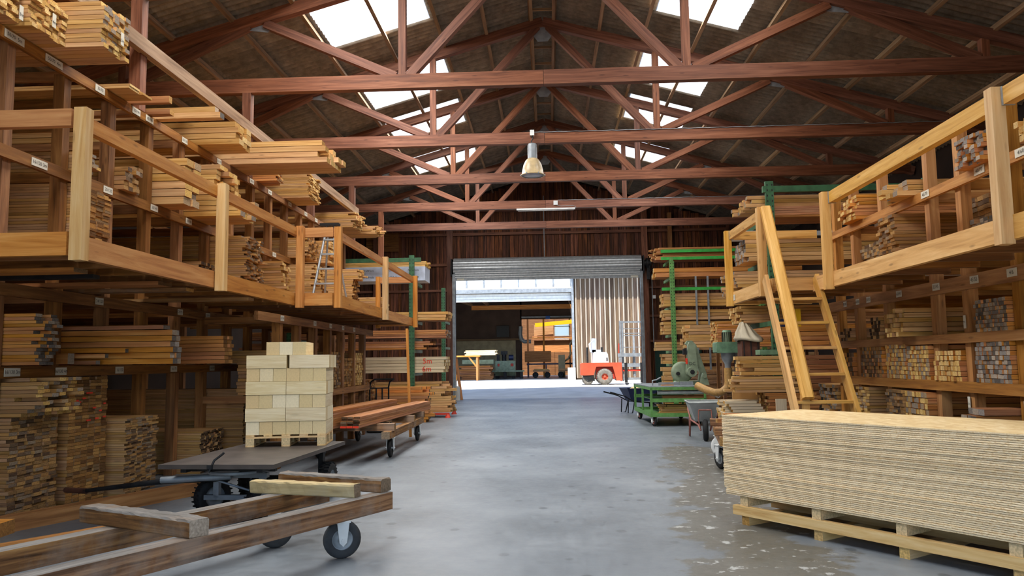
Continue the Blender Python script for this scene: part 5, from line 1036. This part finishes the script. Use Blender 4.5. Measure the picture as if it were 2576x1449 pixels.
for k, (x0, y0, x1, y1) in enumerate(((-8, 53, -5.9, 60), (-5.5, 53, -4.6, 60))): beam('roof_brace', (x0, y0, 6.6), (x1, y1, 6.0), 0.15, 0.2, 'purlin', label=['outer slanting roof timber', 'inner slanting roof timber'][k] + ' inside the second hall', cat='beam')
beam('yellow_crane', (-1.1, 66.2, 4.65), (3.2, 66.2, 5.0), 0.2, 0.33, 'yellow', label='bright yellow crane girder inside the second hall', cat='crane')
MB().box((0.0, 61.8, 5.05), (0.35, 0.2, 0.25)).build('crane_motor', 'blue', None, label='small blue box on the rail above the yellow crane', cat='box')
MB().box((0.4, 61.85, 5.1), (5.0, 0.1, 0.12)).build('door_track', 'zinc', None, label='grey track above the inner doorway of the second hall', cat='track')
for x_, lb in ((-1.6, 'left'), (-0.35, 'right')): beam('timber_upright', (x_, 61.2, G), (x_, 61.2, 4.9), 0.14, 0.14, 'larch', up=(0, 1, 0), label='%s orange upright timber inside the second hall' % lb, cat='post')
loose('brown board leaning above the blue bench in the second hall', (-1.85, 60.6, 1.95), (0.2, 60.6, 1.95), 0.05, 0.85, ('redlarch',), name='wall_board', cat='panel')
loose('pale plywood wall panel in the inner room', (-1.2, 66.6, 2.85), (3.0, 66.6, 2.85), 0.05, 1.0, ('larch',), name='wall_panel', cat='panel')
loose('square plywood sheet under the yellow crane', (-1.2, 66.8, 4.15), (0.45, 66.8, 4.15), 0.05, 1.1, ('tan',), name='wall_panel', cat='panel')
for k in range(3): loose(['lowest', 'middle', 'topmost'][k] + ' of three long boards on brackets in the inner room', (-1.35, 66.5, 3.45 + 0.12 * k), (3.0, 66.5, 3.45 + 0.12 * k), 0.3, 0.06, ('larch', 'e_pale'), 'boards in the inner room')
bn = empty('work_bench', (-1.0, 60.5, G), 0, label='long blue steel bench in front of the leaning board in the second hall', cat='bench')
MB().box((1.3, 0, 1.02), (4.0, 0.5, 0.12)).build('top', 'navy', bn)
for x_ in (-0.6, 0.8, 2.2, 3.2): MB().box((x_, 0, 0.48), (0.1, 0.4, 0.96)).build('leg', 'navy', bn)
for k, x_ in enumerate((-0.55, 1.35)):
    cc = empty('trolley', (x_, 58.6, G), 0, label=['left', 'right'][k] + ' low wooden trolley with dark wheels in the second hall', cat='trolley')
    MB().box((0, 0, 0.52), (1.25, 0.7, 0.12)).build('deck', 'tan', cc); MB().box((0, 0, 0.62), (1.1, 0.6, 0.08)).build('load_board', 'pine', cc)
    for a_ in (-0.45, 0.45):
        for b_ in (-0.25, 0.25): wheel(cc, (a_, b_, 0.22), 0.22, 0.08, math.pi / 2, hub='darkmetal')
dp = empty('duct_pipe', (-2.15, 61.3, G), 0, label='grey bent extraction duct inside the second hall', cat='duct')
MB().tube([(0, 0, 4.0), (-0.05, 0, 3.4), (0.05, 0, 2.95), (0.25, 0, 2.8), (0.8, 0, 2.8)], 0.16, 12).build('elbow_pipe', 'zinc', dp); MB().box((0, 0, 1.3), (0.08, 0.08, 2.6)).box((0, 0, 0.02), (0.3, 0.3, 0.04)).build('stand', 'darkmetal', dp)
cm = empty('planing_machine', (1.2, 59.6, G), 0, label='pale machine with curved white pipe inside the second hall', cat='machine')
MB().box((-0.2, 0, 0.85), (0.5, 0.5, 1.7)).build('cabinet', 'cream', cm); MB().tube([(0.0, 0, 1.2), (0.3, 0, 1.4), (0.5, 0, 1.8), (0.45, 0, 2.5), (0.6, 0, 2.75), (1.1, 0, 2.75)], 0.07, 8).build('pipe', 'cream', cm)
mc = empty('moulder_machine', (-3.2, 58.0, G), 0, label='dark green woodworking machine in the second hall', cat='machine')
MB().box((0, 0, 0.75), (1.5, 1.0, 1.1)).build('body', 'mgreen', mc); MB().box((0.1, -0.8, 0.55), (2.6, 0.6, 0.1)).build('bed', 'mgreen', mc)
for x_ in (-0.6, 0.6): MB().box((x_, 0, 0.1), (0.25, 0.9, 0.2)).build('foot', 'darkmetal', mc)
for x_ in (-1.0, 0, 1.2): MB().box((x_, -0.8, 0.25), (0.2, 0.4, 0.5)).build('bed_leg', 'darkmetal', mc)
MB().cyl((-0.1, 0, 1.3), (-0.1, 0, 2.0), 0.16).box((-0.1, 0, 1.9), (0.5, 0.3, 0.25)).build('spindle_head', 'darkmetal', mc); MB().cyl((0.25, -0.2, 1.55), (0.6, -0.2, 1.55), 0.2).build('motor', 'navy', mc); MB().box((-0.55, 0, 1.5), (0.2, 0.3, 0.5)).build('control_box', 'darkmetal', mc)
MB().box((0.5, -0.52, 1.0), (0.2, 0.03, 0.2)).box((-0.5, -0.52, 1.0), (0.14, 0.03, 0.2)).build('red_button_plate', 'red', mc)
wt = empty('work_table', (-5.6, 52.6, G), 0, label='high golden timber table at the entrance of the second hall', cat='table')
MB().box((0.0, 0.6, 1.64), (1.9, 1.3, 0.1)).build('table_top', 'rail', wt)
for x_, y_ in ((0.75, 0.05), (0.75, 1.15), (-0.8, 0.05), (-0.8, 1.15)): beam('leg', (x_, y_, 0), (x_, y_, 1.6), 0.12, 0.12, 'rail', wt, up=(0, 1, 0))
beam('brace', (0.7, 0.05, 0.95), (0.2, 0.05, 1.58), 0.08, 0.1, 'rail', wt)
stack('pale boards lying on the high golden table in the second hall', 1, -5.65, 53.0, 53.6, G + 1.695, G + 2.05, 0.3, 0.09, ('white', 'e_pale'), L=2.1, jx=0.1)
stack('brown plank pile on the floor under the golden table', 1, -6.2, 54.5, 56.0, G, G + 1.0, 0.3, 0.12, ('redlarch', 'e_brown'), L=2.2, jx=0.1)
MB().box((-5.0, 55.5, G + 1.25), (2.2, 1.2, 0.3)).build('green_bed', 'mgreen', None, label='green machine bed resting on the brown plank pile', cat='machine bed')
print('boards', NB, 'objects', len(bpy.data.objects))
